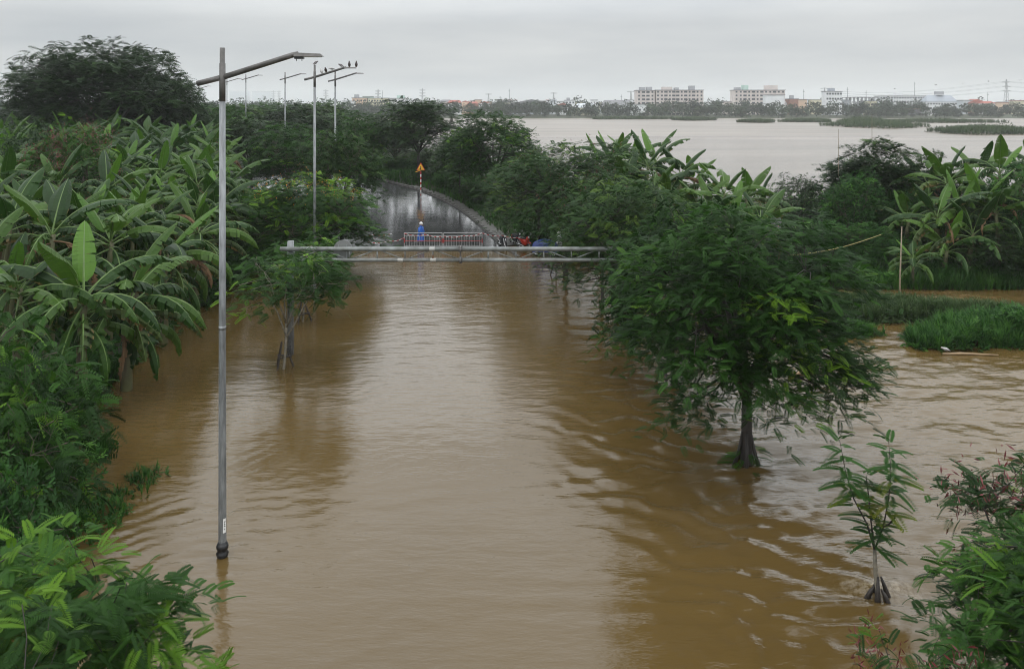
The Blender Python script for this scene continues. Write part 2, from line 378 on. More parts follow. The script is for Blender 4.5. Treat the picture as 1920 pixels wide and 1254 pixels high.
# ---------------------------------------------------------------- terrain
ROAD = np.array([(0.6, -8), (0.1, 0), (-1.0, 20), (-2.0, 32), (-4.5, 47), (-7.9, 60), (-10.8, 69), (-14.8, 76.5), (-20.5, 83), (-29, 89), (-45, 96), (-90, 112)], float)
def resample(P, step):
    # Catmull-Rom
    out = []
    for i in range(len(P) - 1):
        p0, p1, p2, p3 = P[max(i - 1, 0)], P[i], P[i + 1], P[min(i + 2, len(P) - 1)]
        n = max(2, int(np.linalg.norm(p2 - p1) / step))
        for k in range(n):
            t = k / n
            out.append(0.5 * ((2 * p1) + (-p0 + p2) * t + (2 * p0 - 5 * p1 + 4 * p2 - p3) * t * t + (-p0 + 3 * p1 - 3 * p2 + p3) * t ** 3))
    out.append(P[-1]); return np.array(out)
RC = resample(ROAD, 1.5)
RW = 6.1
def road_z(y):   # the road climbs out of the flood
    return np.interp(y, [-50, 30, 48, 57, 63, 70, 80, 90, 130], [-0.6, -0.5, -0.35, 0.02, 0.45, 0.95, 1.7, 2.3, 2.8])
def road_dist(x, y):
    d = np.full(x.shape, 1e9); 
    for i in range(len(RC) - 1):
        a, b = RC[i], RC[i + 1]; ab = b - a
        t = np.clip(((x - a[0]) * ab[0] + (y - a[1]) * ab[1]) / (ab @ ab), 0, 1)
        d = np.minimum(d, np.hypot(x - a[0] - t * ab[0], y - a[1] - t * ab[1]))
    return d
def ground_h(x, y, with_road=True):
    x = np.asarray(x, float); y = np.asarray(y, float)
    nz = fbm(x * 0.35, y * 0.35, 3) * 0.7 + fbm(x * 0.08, y * 0.08, 9) * 0.8
    shore = np.interp(y, [-20, 12, 18, 22, 26, 45, 52, 60, 200], [-9.6, -10.8, -12.0, -13.4, -14.4, -15.4, -15.4, -15.5, -40])
    dl = shore - x + nz * 0.8
    left = np.clip(dl * 0.45, -0.9, 0.0) + np.clip(dl, 0, 9) * 0.13 + sstep(30, 90, y) * np.clip(dl, 0, 10) * 0.22
    beyond = np.interp(x, [-40, -15, -2, 8, 12, 14, 60], [50, 51, 51, 51, 46, 44.2, 43.5])
    dr = y - beyond + nz * 0.9
    right = np.clip(dr * 0.4, -0.9, 0) + np.clip(dr, 0, 6) * 0.16
    riv = np.interp(x, [-400, -150, -60, -14, 0, 10, 50, 200], [900, 600, 330, 150, 112, 84, 76, 70])
    cut = np.clip((riv - y) * 0.25, -1.5, 6)
    land = np.minimum(np.maximum(left, right), cut)
    land = np.where((land > 0) & (y > 50), np.maximum(land, np.minimum(sstep(50, 90, y) * 2.1, cut)), land)
    land = np.maximum(land, np.clip((y - 604 + nz * 6) * 0.12, -1.5, 1.6))
    z = land + np.where(land > 0, nz * 0.25, 0)
    if with_road:
        d = road_dist(x, y) if x.size < 5e5 else 1e9
        w = 1 - sstep(RW + 1.6, RW + 5.5, d)
        near = (y < 130) & (y > -20)
        z = np.where(near, z * (1 - w) + (road_z(y) - 0.12) * w, z)
    return z
def gz(x, y): return float(ground_h(np.array([x]), np.array([y]))[0])

def axis(lo, hi, dlo, dhi, step, grow=1.25):
    a = list(np.arange(dlo, dhi + 1e-6, step)); s = step
    while a[-1] < hi: s *= grow; a.append(a[-1] + s)
    s = step
    while a[0] > lo: s *= grow; a.insert(0, a[0] - s)
    return np.array(a)
def grid_mesh(name, xs, ys, Zf, m, vattr=None, smooth=True):
    Xg, Yg = np.meshgrid(xs, ys); Zg = Zf(Xg, Yg)
    V = np.stack([Xg.ravel(), Yg.ravel(), Zg.ravel()], 1)
    nx, ny = len(xs), len(ys); i = np.arange(nx * ny).reshape(ny, nx)
    F = np.stack([i[:-1, :-1].ravel(), i[:-1, 1:].ravel(), i[1:, 1:].ravel(), i[1:, :-1].ravel()], 1)
    return np_mesh(name, V, F, m, smooth=smooth, vattr=(vattr[0], vattr[1](Xg, Yg).ravel()) if vattr else None)
xs = axis(-3900, 3900, -75, 60, 1.0, 1.3); ys = axis(-150, 3900, -6, 132, 1.0, 1.06)
tag(obj('ground', grid_mesh('ground', xs, ys, ground_h, MAT['ground'])), kind='structure')

# ---------------------------------------------------------------- flood water and river: one skin
BIG = gp(1400, 868); SAP = gp(1647, 1120)
def wake(x, y, c, ang, A, k, spread, length):
    dx, dy = x - c[0], y - c[1]; ca, sa = math.cos(ang), math.sin(ang)
    u = dx * ca + dy * sa; v = -dx * sa + dy * ca
    q = np.abs(v) - spread * np.maximum(u, 0) - 0.25
    e = np.exp(-np.maximum(u, 0) / length) * sstep(-0.8, 0.3, u)
    return A * e * np.cos(k * q + 2.0 * fbm(x, y * 1.5, 55, 3)) * np.exp(-(q / 0.9) ** 2) * (0.25 + 1.3 * vnoise(x * 1.4, y * 2.4, 51))
def foam_f(x, y):
    f = np.exp(-(((x - SAP[0] - 0.15) / 0.75) ** 2 + ((y - SAP[1] - 0.25) / 0.3) ** 2)) * 0.85
    f += np.exp(-(((x - 20.5) / 3.8) ** 2 + ((y - 41.0) / 1.8) ** 2)) * 0.75
    f += np.exp(-(((x - 24) / 2.0) ** 2 + ((y - 39.6) / 0.8) ** 2)) * 0.6
    return f
def water_h(x, y):
    z = np.zeros_like(x)
    fade = sstep(-13, -10, x) * (1 - sstep(26, 30, x)) * sstep(3, 5, y) * (1 - sstep(50, 60, y))
    right = sstep(2.0, 7.0, x + (y - 20) * 0.08) * 0.9 + 0.10 + 0.5 * sstep(1.0, 5.0, x) * (1 - sstep(16, 30, y))
    ca, sa = math.cos(0.22), math.sin(0.22); u, v = x * ca + y * sa, -x * sa + y * ca
    z += right * 0.15 * fbm(u * 0.55, v * 1.25, 5, 5)
    z += right * 0.06 * fbm(u * 2.0, v * 3.8, 8, 3)
    # standing swell where the current crosses the road edge
    ridge = np.exp(-((x - 4.6 + (y - 16) * 0.13) / 1.7) ** 2) * sstep(11, 13, y) * (1 - sstep(23, 31, y))
    warp = fbm(x * 0.5, y * 0.5, 21, 3)
    z += ridge * 0.034 * np.sin((y * 1.0 + x * 0.65 + warp * 3.4) * 5.0) * (0.5 + vnoise(x * 0.7, y * 0.7, 4))
    # ripple train left of the lamp post
    rip = np.exp(-((x + 7.6) / 2.6) ** 2 - ((y - 19.5) / 3.6) ** 2)
    z += rip * 0.012 * np.sin((y * 1.0 - x * 0.42 + fbm(x * 0.6, y * 0.6, 31, 3) * 2.2) * 11.0)
    ml = np.exp(-((x + 4.0) / 4) ** 2)*(1-sstep(38,46,y))
    z += (0.25+ml) * 0.0028 * np.sin((y * 1.0 - x * 0.15 + fbm(x * 0.5, y * 0.5, 33, 3) * 3.0) * 9.0)
    z += 0.012 * fbm(x * 0.9, y * 2.0, 12, 4)
    z += wake(x, y, BIG, R(176), 0.055, 6.5, 0.28, 3.5) + wake(x, y, SAP, R(160), 0.06, 7.5, 0.34, 3.2)
    z += wake(x, y, gp(1250, 722), R(178), 0.03, 7.5, 0.25, 2.5) + wake(x, y, gp(418, 1045), R(190), 0.01, 12, 0.3, 1.5)
    z += 0.06 * np.exp(-(((x - SAP[0] - 0.1) / 0.7) ** 2 + ((y - SAP[1] - 0.3) / 0.35) ** 2))
    rough = np.exp(-(((x - 21) / 6) ** 2 + ((y - 41) / 2.4) ** 2))
    z += rough * (0.45 * fbm(x * 0.8, y * 0.9, 41, 4) + 0.05)
    return z * fade
wx = axis(-3950, 3950, -13.5, 28.5, 0.10, 1.35); wy = axis(-160, 3950, 3.0, 60.0, 0.14, 1.12)
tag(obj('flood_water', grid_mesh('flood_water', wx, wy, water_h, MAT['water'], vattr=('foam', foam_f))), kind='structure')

# ---------------------------------------------------------------- road, kerb, markings
def strip(name, off0, off1, m, lift=0.0, s0=0, s1=None, h=None, kind='structure'):
    P = RC[s0:s1]; T = np.gradient(P, axis=0); T /= np.linalg.norm(T, axis=1)[:, None]; N = np.stack([T[:, 1], -T[:, 0]], 1)
    k = max(1, int(abs(off1 - off0) / 1.6)) if h is None else 1; V, F = [], []
    for i, p in enumerate(P):
        for j in range(k + 1):
            o = off0 + (off1 - off0) * j / k; q = p + N[i] * o; zz = float(road_z(q[1])) + lift
            V.append((q[0], q[1], zz))
    for i in range(len(P) - 1):
        for j in range(k): a = i * (k + 1) + j; F.append((a, a + 1, a + k + 2, a + k + 1))
    o = obj(name, np_mesh(name, V, F, MAT[m], smooth=True)); tag(o, kind=kind)
    return o
strip('road', -RW, RW, 'road')
i_end = len(RC) - 1
# kerb stones along the right edge, short joints between them
T = np.gradient(RC, axis=0); T /= np.linalg.norm(T, axis=1)[:, None]; N = np.stack([T[:, 1], -T[:, 0]], 1)
for side, nm in ((1, 'kerb'), (-1, 'kerb')):
    kb = MB(); kr = tag(obj(nm, None), kind='structure'); first = None
    fine = resample(RC, 0.9); TT = np.gradient(fine, axis=0); TT /= np.linalg.norm(TT, axis=1)[:, None]; NN = np.stack([TT[:, 1], -TT[:, 0]], 1)
    for i, p in enumerate(fine):
        if 52 < p[1] < 96:
            q = p + NN[i] * side * (RW + 0.13); z = float(road_z(q[1]))
            if first is None: first = MB().box((0, 0, 0), (0.85, 0.24, 0.36)).mesh('kerb_stone', 'concrete')
            obj('kerb_stone', first, kr, (q[0], q[1], z + rnd.uniform(-0.04, -0.02)), (0, 0, math.atan2(TT[i][1], TT[i][0]) + rnd.uniform(-.01, .01)))
for s in range(0, len(RC) - 3, 4):
    if 68 < RC[s][1] < 95: strip('lane_dash', -0.09, 0.09, 'paint_line', 0.006, s, s + 3, h=1)
# narrow broken footway beyond the kerb
strip('footpath', RW + 0.26, RW + 1.15, 'concrete', 0.02, *[int(i) for i in (np.argmax(RC[:, 1] > 55), np.argmax(RC[:, 1] > 79))])

# ---------------------------------------------------------------- foliage generator
def frond_t(pairs, w, droop=0.35, ln=0.30, rach=0.012):
    V, F = [], []
    for i in range(pairs):
        t = 0.12 + 0.86 * i / (pairs - 1); L = ln * (0.45 + 0.55 * math.sin(PI * min(1, 0.15 + t * 0.8))); z = -droop * t * t
        for s in (-1, 1):
            d = Vector((0.50, s * 0.85, -0.22)).normalized(); b = Vector((t, 0, z)); f = Vector((d.y, -d.x, 0)).normalized() * w
            o = len(V); V += [b, b + d * L * 0.5 + f, b + d * L, b + d * L * 0.5 - f]; F.append((o, o + 1, o + 2, o + 3))
    for i in range(2):
        t0, t1 = i / 2, (i + 1) / 2; o = len(V)
        V += [Vector((t0, -rach, -droop * t0 * t0)), Vector((t1, -rach * .6, -droop * t1 * t1)), Vector((t1, rach * .6, -droop * t1 * t1)), Vector((t0, rach, -droop * t0 * t0))]; F.append((o, o + 1, o + 2, o + 3))
    return np.array([tuple(v) for v in V]), np.array(F)
def leafy_t(n, wid, spread, seed, droop=0.2, L=0.6):
    r = random.Random(seed); V, F = [], []
    for i in range(n):
        t = i / max(1, n - 1); b = Vector((t * 0.7, 0, -droop * t * t)); a = r.uniform(-spread, spread)
        d = Vector((math.cos(a), math.sin(a), r.uniform(-0.5, 0.25))).normalized(); f = Vector((-d.y, d.x, r.uniform(-.5, .5))).normalized() * wid
        l = L * r.uniform(0.7, 1.1); o = len(V)
        V += [b, b + d * l * 0.45 + f, b + d * l, b + d * l * 0.45 - f]; F.append((o, o + 1, o + 2, o + 3))
    return np.array([tuple(v) for v in V]), np.array(F)
F0 = frond_t(13, 0.038, ln=0.28); F1 = frond_t(8, 0.062, ln=0.30); F2 = frond_t(5, 0.095, ln=0.36)
LB = leafy_t(6, 0.10, 1.2, 3); LF = leafy_t(5, 0.17, 1.4, 5); LBAM = leafy_t(9, 0.075, 0.7, 8, 0.5, 0.65)
POD = (np.array([(0, 0, 0), (0.5, 0.09, -0.05), (1, 0, -0.1), (0.5, -0.09, -0.05)]), np.array([(0, 1, 2, 3)]))
def blade_t(n, seed, w=0.02, lean=0.6):
    r = random.Random(seed); V, F = [], []
    for i in range(n):
        a = r.uniform(0, 2 * PI); k = r.uniform(0.2, 1) * lean; h = r.uniform(0.6, 1); c, s = math.cos(a), math.sin(a); o = len(V)
        for t, ww in ((0, w), (0.5, w), (0.85, w * 0.6), (1.0, w * 0.08)):
            e = k * t * t; zz = h * t * (1 - 0.25 * k * t); bx, by = c * e + r.uniform(-.01, .01), s * e
            V += [(bx - s * ww, by + c * ww, zz), (bx + s * ww, by - c * ww, zz)]
        for j in range(3): F.append((o + 2 * j, o + 2 * j + 1, o + 2 * j + 3, o + 2 * j + 2))
    return np.array(V), np.array(F)
BL = [blade_t(9, s) for s in (1, 2)]
def rots(az, pt, rl):
    ca, sa, cp, sp, cr, sr = np.cos(az), np.sin(az), np.cos(pt), np.sin(pt), np.cos(rl), np.sin(rl)
    d = np.stack([cp * ca, cp * sa, sp], 1); s = np.stack([-sa, ca, 0 * ca], 1); u = np.cross(d, s)
    s2 = s * cr[:, None] + u * sr[:, None]; u2 = np.cross(d, s2)
    return np.stack([d, s2, u2], 2)
def inst(t, pos, Rm, s):
    tV, tF = t; n = len(pos)
    V = np.einsum('nij,kj->nki', Rm, tV) * np.asarray(s)[:, None, None] + pos[:, None, :]
    F = tF[None] + (np.arange(n) * len(tV))[:, None, None]
    return V.reshape(-1, 3), F.reshape(-1, tF.shape[1])

def build_tree(seed, H, RX, trunk_h, clumps, per, T_, L, leafm, barkm='bark', tr=0.12, flat=0.55, lobes=7, limbs=7, tint=(0.35, 0.14), young=0.06,
               low=-0.35, pods=0, blossoms=0, lean=(0, 0), cs=0.30, shell=0.5, droop_out=0.0, young_v=0.95, zs=0.30, radial=0.65, dn=0.25):
    g = np.random.default_rng(seed); r = random.Random(seed)
    cz = trunk_h + (H - trunk_h) * (1 - flat); hz_up = (H - cz); hz_dn = cz - trunk_h * dn
    LD = g.normal(size=(lobes, 3)); LD /= np.linalg.norm(LD, axis=1)[:, None]; LA = g.uniform(-0.30, 0.32, lobes)
    P = []
    while len(P) < clumps:
        d = g.normal(size=3); d /= np.linalg.norm(d)
        if d[2] < low: continue
        k = 1 + float(np.sum(LA * np.exp(-(1 - LD @ d) * 6)))
        q = (shell + (1 - shell) * g.random() ** 0.6) * k
        if math.hypot(d[0], d[1]) * q < 0.42 and cz + d[2] * q * hz_dn < trunk_h + 0.16 * (H - trunk_h) and trunk_h > 1: continue
        P.append((d[0] * RX * q + lean[0], d[1] * RX * q + lean[1], cz + d[2] * q * (hz_up if d[2] > 0 else hz_dn) - droop_out * (q * math.hypot(d[0], d[1])) ** 2))
    P = np.array(P)
    # wood
    w = MB(); top = Vector((lean[0] * 0.4, lean[1] * 0.4, trunk_h)); bend = r.uniform(-.12, .12)
    w.tube([(0, 0, -1.2), (0, 0, 0), (bend, bend * .5, trunk_h * 0.5), tuple(top)], [tr * 1.25, tr * 1.1, tr * 0.9, tr * 0.8], 9)
    nodes = []
    for i in range(limbs):
        a = 2 * PI * i / limbs + r.uniform(-.35, .35); out = r.uniform(0.45, 0.8)
        e = Vector((lean[0] + math.cos(a) * RX * out, lean[1] + math.sin(a) * RX * out, cz + hz_up * r.uniform(-0.15, 0.5))); st = top - Vector((0, 0, r.uniform(0, 0.25) * trunk_h))
        pts = []
        for k in range(7):
            t = k / 6; q = st.lerp(e, t); q.z += math.sin(PI * t) * 0.10 * RX * r.uniform(0.3, 1); q.x += r.uniform(-.05, .05) * RX * t; pts.append(q)
        w.tube(pts, [tr * (0.62 * (1 - k / 7) + 0.10) for k in range(7)], 6); nodes += [(p, tr * (0.62 * (1 - k / 7) + 0.10)) for k, p in enumerate(pts)][1:]
    NP = np.array([tuple(n[0]) for n in nodes])
    for p in P[:: max(1, len(P) // 130)]:
        dd = np.linalg.norm(NP - p, axis=1) + np.maximum(0, NP[:, 2] - p[2]) * 0.5; j = int(np.argmin(dd)); a = Vector(NP[j]); b = Vector(p)
        m1 = a.lerp(b, 0.5) + Vector((r.uniform(-.1, .1), r.uniform(-.1, .1), r.uniform(-.05, .12))) * (b - a).length
        w.tube([a, m1, b], [nodes[j][1] * 0.55, nodes[j][1] * 0.4, 0.008], 4, cap=False)
    trunk = w.mesh('trunk', barkm, True)
    # fronds
    n = clumps * per; C = np.repeat(P, per, axis=0); pos = C + np.clip(g.normal(size=(n, 3)), -1.7, 1.7) * np.array([cs, cs, cs * zs])
    off = pos - C; pos[:, 2] -= 0.35 * (off[:, 0] ** 2 + off[:, 1] ** 2) / cs
    out = np.where(g.random(n) < radial, np.arctan2(off[:, 1], off[:, 0]), np.arctan2(pos[:, 1] - lean[1], pos[:, 0] - lean[0])); az = out + g.normal(size=n) * 0.7
    pt = g.normal(size=n) * 0.30 + 0.10 + 0.25 * (g.random(n) < 0.15); rl = g.normal(size=n) * 0.35
    s = L * g.uniform(0.65, 1.15, n)
    V, F = inst(T_, pos, rots(az, pt, rl), s)
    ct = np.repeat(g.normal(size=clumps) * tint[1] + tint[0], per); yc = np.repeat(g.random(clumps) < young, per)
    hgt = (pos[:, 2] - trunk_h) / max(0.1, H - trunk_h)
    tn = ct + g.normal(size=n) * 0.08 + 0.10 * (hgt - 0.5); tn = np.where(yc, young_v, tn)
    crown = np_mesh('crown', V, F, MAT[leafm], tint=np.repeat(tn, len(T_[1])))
    extra = []
    if pods:
        pc = P[g.choice(clumps, max(4, clumps // 4), replace=False)]; pc = pc[g.integers(0, len(pc), pods)] + g.normal(size=(pods, 3)) * 0.25
        V, F = inst(POD, pc, rots(g.uniform(0, 6.28, pods), g.uniform(-1.4, 0.4, pods), g.uniform(0, 6.28, pods)), g.uniform(0.13, 0.22, pods)); extra.append(('seed_pods', np_mesh('seed_pods', V, F, MAT['pod'])))
    if blossoms:
        hi = P[P[:, 2] > np.quantile(P[:, 2], 0.7)]; pc = hi[g.integers(0, len(hi), blossoms)] + g.normal(size=(blossoms, 3)) * 0.2 + [0, 0, 0.2]
        V, F = inst(POD, pc, rots(g.uniform(0, 6.28, blossoms), g.uniform(-1.4, 1.4, blossoms), g.uniform(0, 6.28, blossoms)), g.uniform(0.08, 0.14, blossoms)); extra.append(('blossoms', np_mesh('blossoms', V, F, MAT['blossom'])))
    return dict(H=H, R=RX, trunk=trunk, crown=crown, extra=extra)
def place_tree(T_, name, x, y, label, cat='tree', group=None, H=None, Rr=None, rz=None, z=None, extras=True):
    sx = (Rr / T_['R']) if Rr else 1; sz = (H / T_['H']) if H else 1
    z = gz(x, y) if z is None else z
    t = thing(name, label, cat, (x, y, z), rnd.uniform(0, 6.28) if rz is None else rz, group, (sx, sx, sz))
    obj('trunk', T_['trunk'], t); obj('crown', T_['crown'], t)
    if extras:
        for nm, me in T_['extra']: obj(nm, me, t)['kind'] = 'stuff'
    return t
def tree_top(px, D, toppy, wpx, label, T_, name='flame_tree', z=None, **k):
    """tree standing at distance D whose top and width read as given"""
    x = X(px, D); z = gz(x, D) if z is None else z
    return place_tree(T_, name, x, D, label, H=Z(toppy, D) - z, Rr=wpx / 2 * D / FPX, z=z, **k)

# --- near and middle flame trees
TB = build_tree(101, 8.0, 3.3, 2.8, 165, 66, F0, 0.35, 'flame', 'bark_wet', tr=0.17, flat=0.60, limbs=8, low=-0.55, cs=0.46, tint=(0.30, 0.17), young=0.02, shell=0.45, zs=0.2, dn=0.45)
bt = place_tree(TB, 'flame_tree', BIG[0], BIG[1], 'large dark green feathery tree standing in flood water on the right, trunk fully visible', z=-0.4, H=7.75, Rr=3.25, rz=0.6, group='flame trees lining the flooded road')
rb = MB()
for a in (0.3, 1.5, 2.6, 3.9, 5.2):
    rb.tube([(math.cos(a) * 0.45, math.sin(a) * 0.38, 0.2), (math.cos(a) * 0.24, math.sin(a) * 0.22, 0.75), (math.cos(a) * 0.12, math.sin(a) * 0.1, 1.35)], [0.07, 0.05, 0.04], 6)
part('root_flare', rb, 'bark_wet', bt, True)
nsh = 26; g = np.random.default_rng(5); a = g.uniform(0, 6.28, nsh)
V, F = inst(F0, np.stack([np.cos(a) * 0.3, np.sin(a) * 0.3, g.uniform(0.3, 0.95, nsh)], 1), rots(a, g.uniform(-.2, .3, nsh), g.normal(size=nsh) * .2), g.uniform(.3, .5, nsh))
obj('basal_shoots', np_mesh('basal_shoots', V, F, MAT['flame'], tint=np.repeat(g.uniform(.4, .9, nsh), len(F0[1]))), bt)['kind'] = 'stuff'

TM = [build_tree(201 + i, 6.5, 3.2, 1.4, 100, 44, F1, 0.46, 'flame' if i != 2 else 'olive', tr=0.12, flat=0.58, limbs=7, low=-0.6, cs=0.48, young=0.05 + 0.05 * i, tint=(0.34 + 0.04 * i, 0.2), shell=0.45, zs=0.2,
                 pods=(500 if i == 2 else 0), blossoms=(420 if i == 1 else 0)) for i in range(3)]
TS = build_tree(231, 4.6, 2.1, 2.0, 75, 13, F0, 0.46, 'flame', 'bark_pale', tr=0.05, flat=0.45, limbs=6, low=-0.35, cs=0.30, young=0.08, tint=(0.40, 0.12), shell=0.4, lean=(0.35, 0))
TFAR = [build_tree(301 + i, 9, 4.5, 2.4, 230, 11, F2, 0.75, ('flame', 'dark', 'olive')[i], tr=0.16, flat=0.55, limbs=7, low=-0.45, cs=0.55, young=0.05, tint=(0.35, 0.16), shell=0.4) for i in range(3)]
THI = [build_tree(311 + i, 9, 4.2, 3.6, 260, 13, F2, 0.60, ('flame', 'dark')[i], 'bark_wet', tr=0.14, flat=0.60, limbs=7, low=-0.60, cs=0.5, young=0.05, tint=(0.35, 0.16), shell=0.35) for i in range(2)]
TH2 = build_tree(315, 8, 3.9, 3.3, 260, 16, F1, 0.44, 'olive', 'bark_wet', tr=0.13, flat=0.62, limbs=7, low=-0.45, cs=0.42, young=0.06, tint=(0.36, 0.14), shell=0.35, pods=500)
TDK = [build_tree(321 + i, 7, 3.4, 0.6, 260, 11, LB, 0.5, ('dark', 'weed', 'olive')[i], tr=0.12, flat=0.55, limbs=6, low=-0.75, cs=0.42, young=0.03, tint=(0.4, 0.18), shell=0.45) for i in range(3)]
SHR = [build_tree(341 + i, 2.0, 1.4, 0.15, 60, 11, (F1, LB, LB)[i], (0.42, 0.32, 0.26)[i], ('flame', 'weed', 'dark')[i], tr=0.03, flat=0.55, limbs=5, low=-0.6, cs=0.26, young=0.08, tint=(0.42, 0.16), shell=0.35) for i in range(3)]
GR = 'flame trees lining the flooded road'
tree_top(1262, 28.9, 335, 250, 'feathery tree behind the largest one, staked trunk just left of it in the flood', TM[0], z=-0.45, group=GR, rz=1.0)
tree_top(1178, 34.7, 330, 265, 'feathery tree beside the right gantry post, low pale green branches over its stake tripod', TH2, z=-0.45, group=GR, rz=2.4, extras=False)
tree_top(1060, 46.9, 262, 270, 'feathery tree behind the right end of the gantry truss, trunk braced by two stakes', TH2, z=-0.4, group=GR, rz=4.0)
tree_top(1010, 57, 290, 200, 'olive green tree with reddish pods above the parked motorbikes', TH2, group=GR, rz=2.0)
tree_top(928, 70, 197, 175, 'tall dark crowned tree with bare trunk at the inner bend of the wet road', THI[0], group=GR, rz=0.4)
tree_top(862, 76, 240, 110, 'slender tree between the bend tree and the warning sign', THI[1], group=GR, rz=1.4)
tree_top(785, 86, 176, 165, 'tall tree with spiky topmost shoots right behind the yellow warning sign', THI[1], group=GR, rz=2.9)
tree_top(742, 99, 215, 110, 'dark bushy tree left of the spiky topped tree beyond the bend', TFAR[2], group=GR)
tree_top(700, 112, 232, 110, 'low rounded tree beyond the far end of the visible road', TFAR[0], group=GR)
tree_top(1130, 40.5, 320, 200, 'bushy feathery tree over the right end of the gantry', TH2, z=-0.4, group=GR, rz=5.1)
tree_top(530, 30.6, 464, 215, 'small open crowned sapling on a stake tripod beside the left gantry post', TS, z=-0.45, group=GR, rz=0.1)
tree_top(567, 37.2, 440, 150, 'small tree on stakes behind the left gantry post', TS, z=-0.45, group=GR, rz=0.5)
tree_top(578, 46, 322, 240, 'wide tree topped with orange blossoms left of the road barrier', TM[1], group=GR, rz=1.0, z=-0.1)
tree_top(640, 60, 232, 150, 'yellow green tree around the second nearest lamp post', TFAR[2], group=GR, rz=3.3)
tree_top(500, 52, 360, 150, 'dark tree between the banana grove and the orange blossom tree', TM[0], group=GR, rz=0.2)
tree_top(545, 70, 228, 170, 'broad mid green tree in front of the third lamp post from the bend', TFAR[0], group=GR, rz=0.9)
tree_top(470, 84, 212, 150, 'dark green tree at the far edge of the banana grove', TFAR[1], group=GR)
tree_top(610, 92, 205, 140, 'rounded dark tree on the left side of the road bend', TFAR[1], group=GR)
tree_top(675, 84, 215, 90, 'small tree at the left edge of the far road end', TFAR[0], group=GR)
for px, D, ty, w, k, lb in ((722, 96, 292, 70, 1, 'low green bush past the far end of the visible road'), (768, 100, 286, 80, 1, 'rounded bush behind the yellow warning sign'), (815, 92, 272, 80, 2, 'bush between the warning sign and the slender tree'), (868, 90, 262, 90, 1, 'dense bush behind the slender tree'),
                              (925, 86, 262, 90, 2, 'dense bush behind the bare trunk at the road bend'), (985, 82, 262, 100, 1, 'dense bush at the riverside behind the pod bearing tree'), (840, 80, 322, 60, 1, 'low bush right of the warning sign post'), (905, 74, 345, 55, 1, 'low bush beside the bare trunk')):
    tree_top(px, D, ty, w, lb, TDK[k], name='shrub', cat='shrub')
# tree line closing the view
WPX = sorted([345, 395, 440, 505, 560, 610, 668, 715, 370, 425, 300, 250, 130, 40, 760])
WN = ['leftmost', 'second from left', 'third from left', 'fourth from left', 'fifth from left', 'sixth from left', 'seventh from left', 'middle', 'seventh from right', 'sixth from right', 'fifth from right', 'fourth from right', 'third from right', 'second from right', 'rightmost']
ORD_W = [WN[WPX.index(q)] for q in (345, 395, 440, 505, 560, 610, 668, 715, 370, 425, 300, 250, 130, 40, 760)]
for i, (px, D, ty, w) in enumerate([(345, 118, 186, 130), (395, 125, 188, 120), (440, 120, 190, 110), (505, 128, 190, 120), (560, 122, 187, 120), (610, 132, 186, 120), (668, 125, 205, 110),
                                     (715, 140, 222, 110), (370, 100, 196, 110), (425, 98, 198, 110), (300, 130, 190, 150), (250, 120, 186, 150), (130, 140, 192, 180), (40, 130, 190, 180), (760, 135, 228, 90)]):
    tree_top(px, D, ty, w, ORD_W[i] + ' tree of the dark wood closing the view behind the road bend', TFAR[i % 3], name='wood_tree', group='trees of the wood behind the bend')
# large spreading tree, upper left
TU = build_tree(401, 18, 11.0, 6.0, 360, 36, F2, 0.95, 'dark', 'bark_wet', tr=0.30, flat=0.62, limbs=15, low=-0.25, cs=0.95, tint=(0.36, 0.14), young=0.0, shell=0.35, droop_out=0.0)
tree_top(195, 88, 70, 315, 'huge spreading umbrella shaped tree rising above the banana grove at upper left', TU, name='rain_tree', rz=0.5, z=2.0)
tree_top(325, 92, 140, 110, 'dense dark tree at the right foot of the huge umbrella tree', TFAR[1], name='broadleaf_tree', rz=0.5)
tree_top(235, 96, 165, 150, 'dense dark undertree below the middle of the huge umbrella tree', TFAR[1], name='broadleaf_tree')
# the near crowns cut by the frame
TN1 = build_tree(501, 5.3, 2.25, 1.9, 115, 26, F0, 0.40, 'flame', 'bark_wet', tr=0.09, flat=0.42, limbs=8, low=-0.25, cs=0.32, tint=(0.48, 0.18), young=0.16, shell=0.35, young_v=0.80)
place_tree(TN1, 'flame_tree', -5.75, 9.6, 'bright feathery crown in the bottom left corner of the view, seen from above', z=-0.45, H=5.15, Rr=1.85, rz=1.2, group=GR)
TN2 = build_tree(502, 5.0, 2.3, 1.8, 115, 26, F0, 0.40, 'flame', 'bark_wet', tr=0.09, flat=0.45, limbs=8, low=-0.3, cs=0.32, tint=(0.46, 0.18), young=0.2, shell=0.35, pods=0, young_v=0.8)
place_tree(TN2, 'flame_tree', 7.9, 10.9, 'feathery crown with pale green tips in the bottom right corner', z=-0.45, H=4.75, Rr=1.95, rz=2.0, group=GR)
TN3 = build_tree(503, 5.0, 1.6, 1.5, 70, 13, F0, 0.38, 'flame', 'bark_wet', tr=0.07, flat=0.55, limbs=7, low=-0.6, cs=0.30, tint=(0.35, 0.14), young=0.05, shell=0.35, pods=1700)
place_tree(TN3, 'flame_tree', 8.95, 13.4, 'small tree hung with dark red seed pods at the right frame edge', z=-0.4, H=5.15, Rr=1.3, rz=0.3, group=GR)
place_tree(TN3, 'flame_tree', 5.2, 9.7, 'low shrubby tree with dark red pods left of the bottom right corner crown', z=-0.4, H=4.4, Rr=0.8, rz=3.3, group=GR)
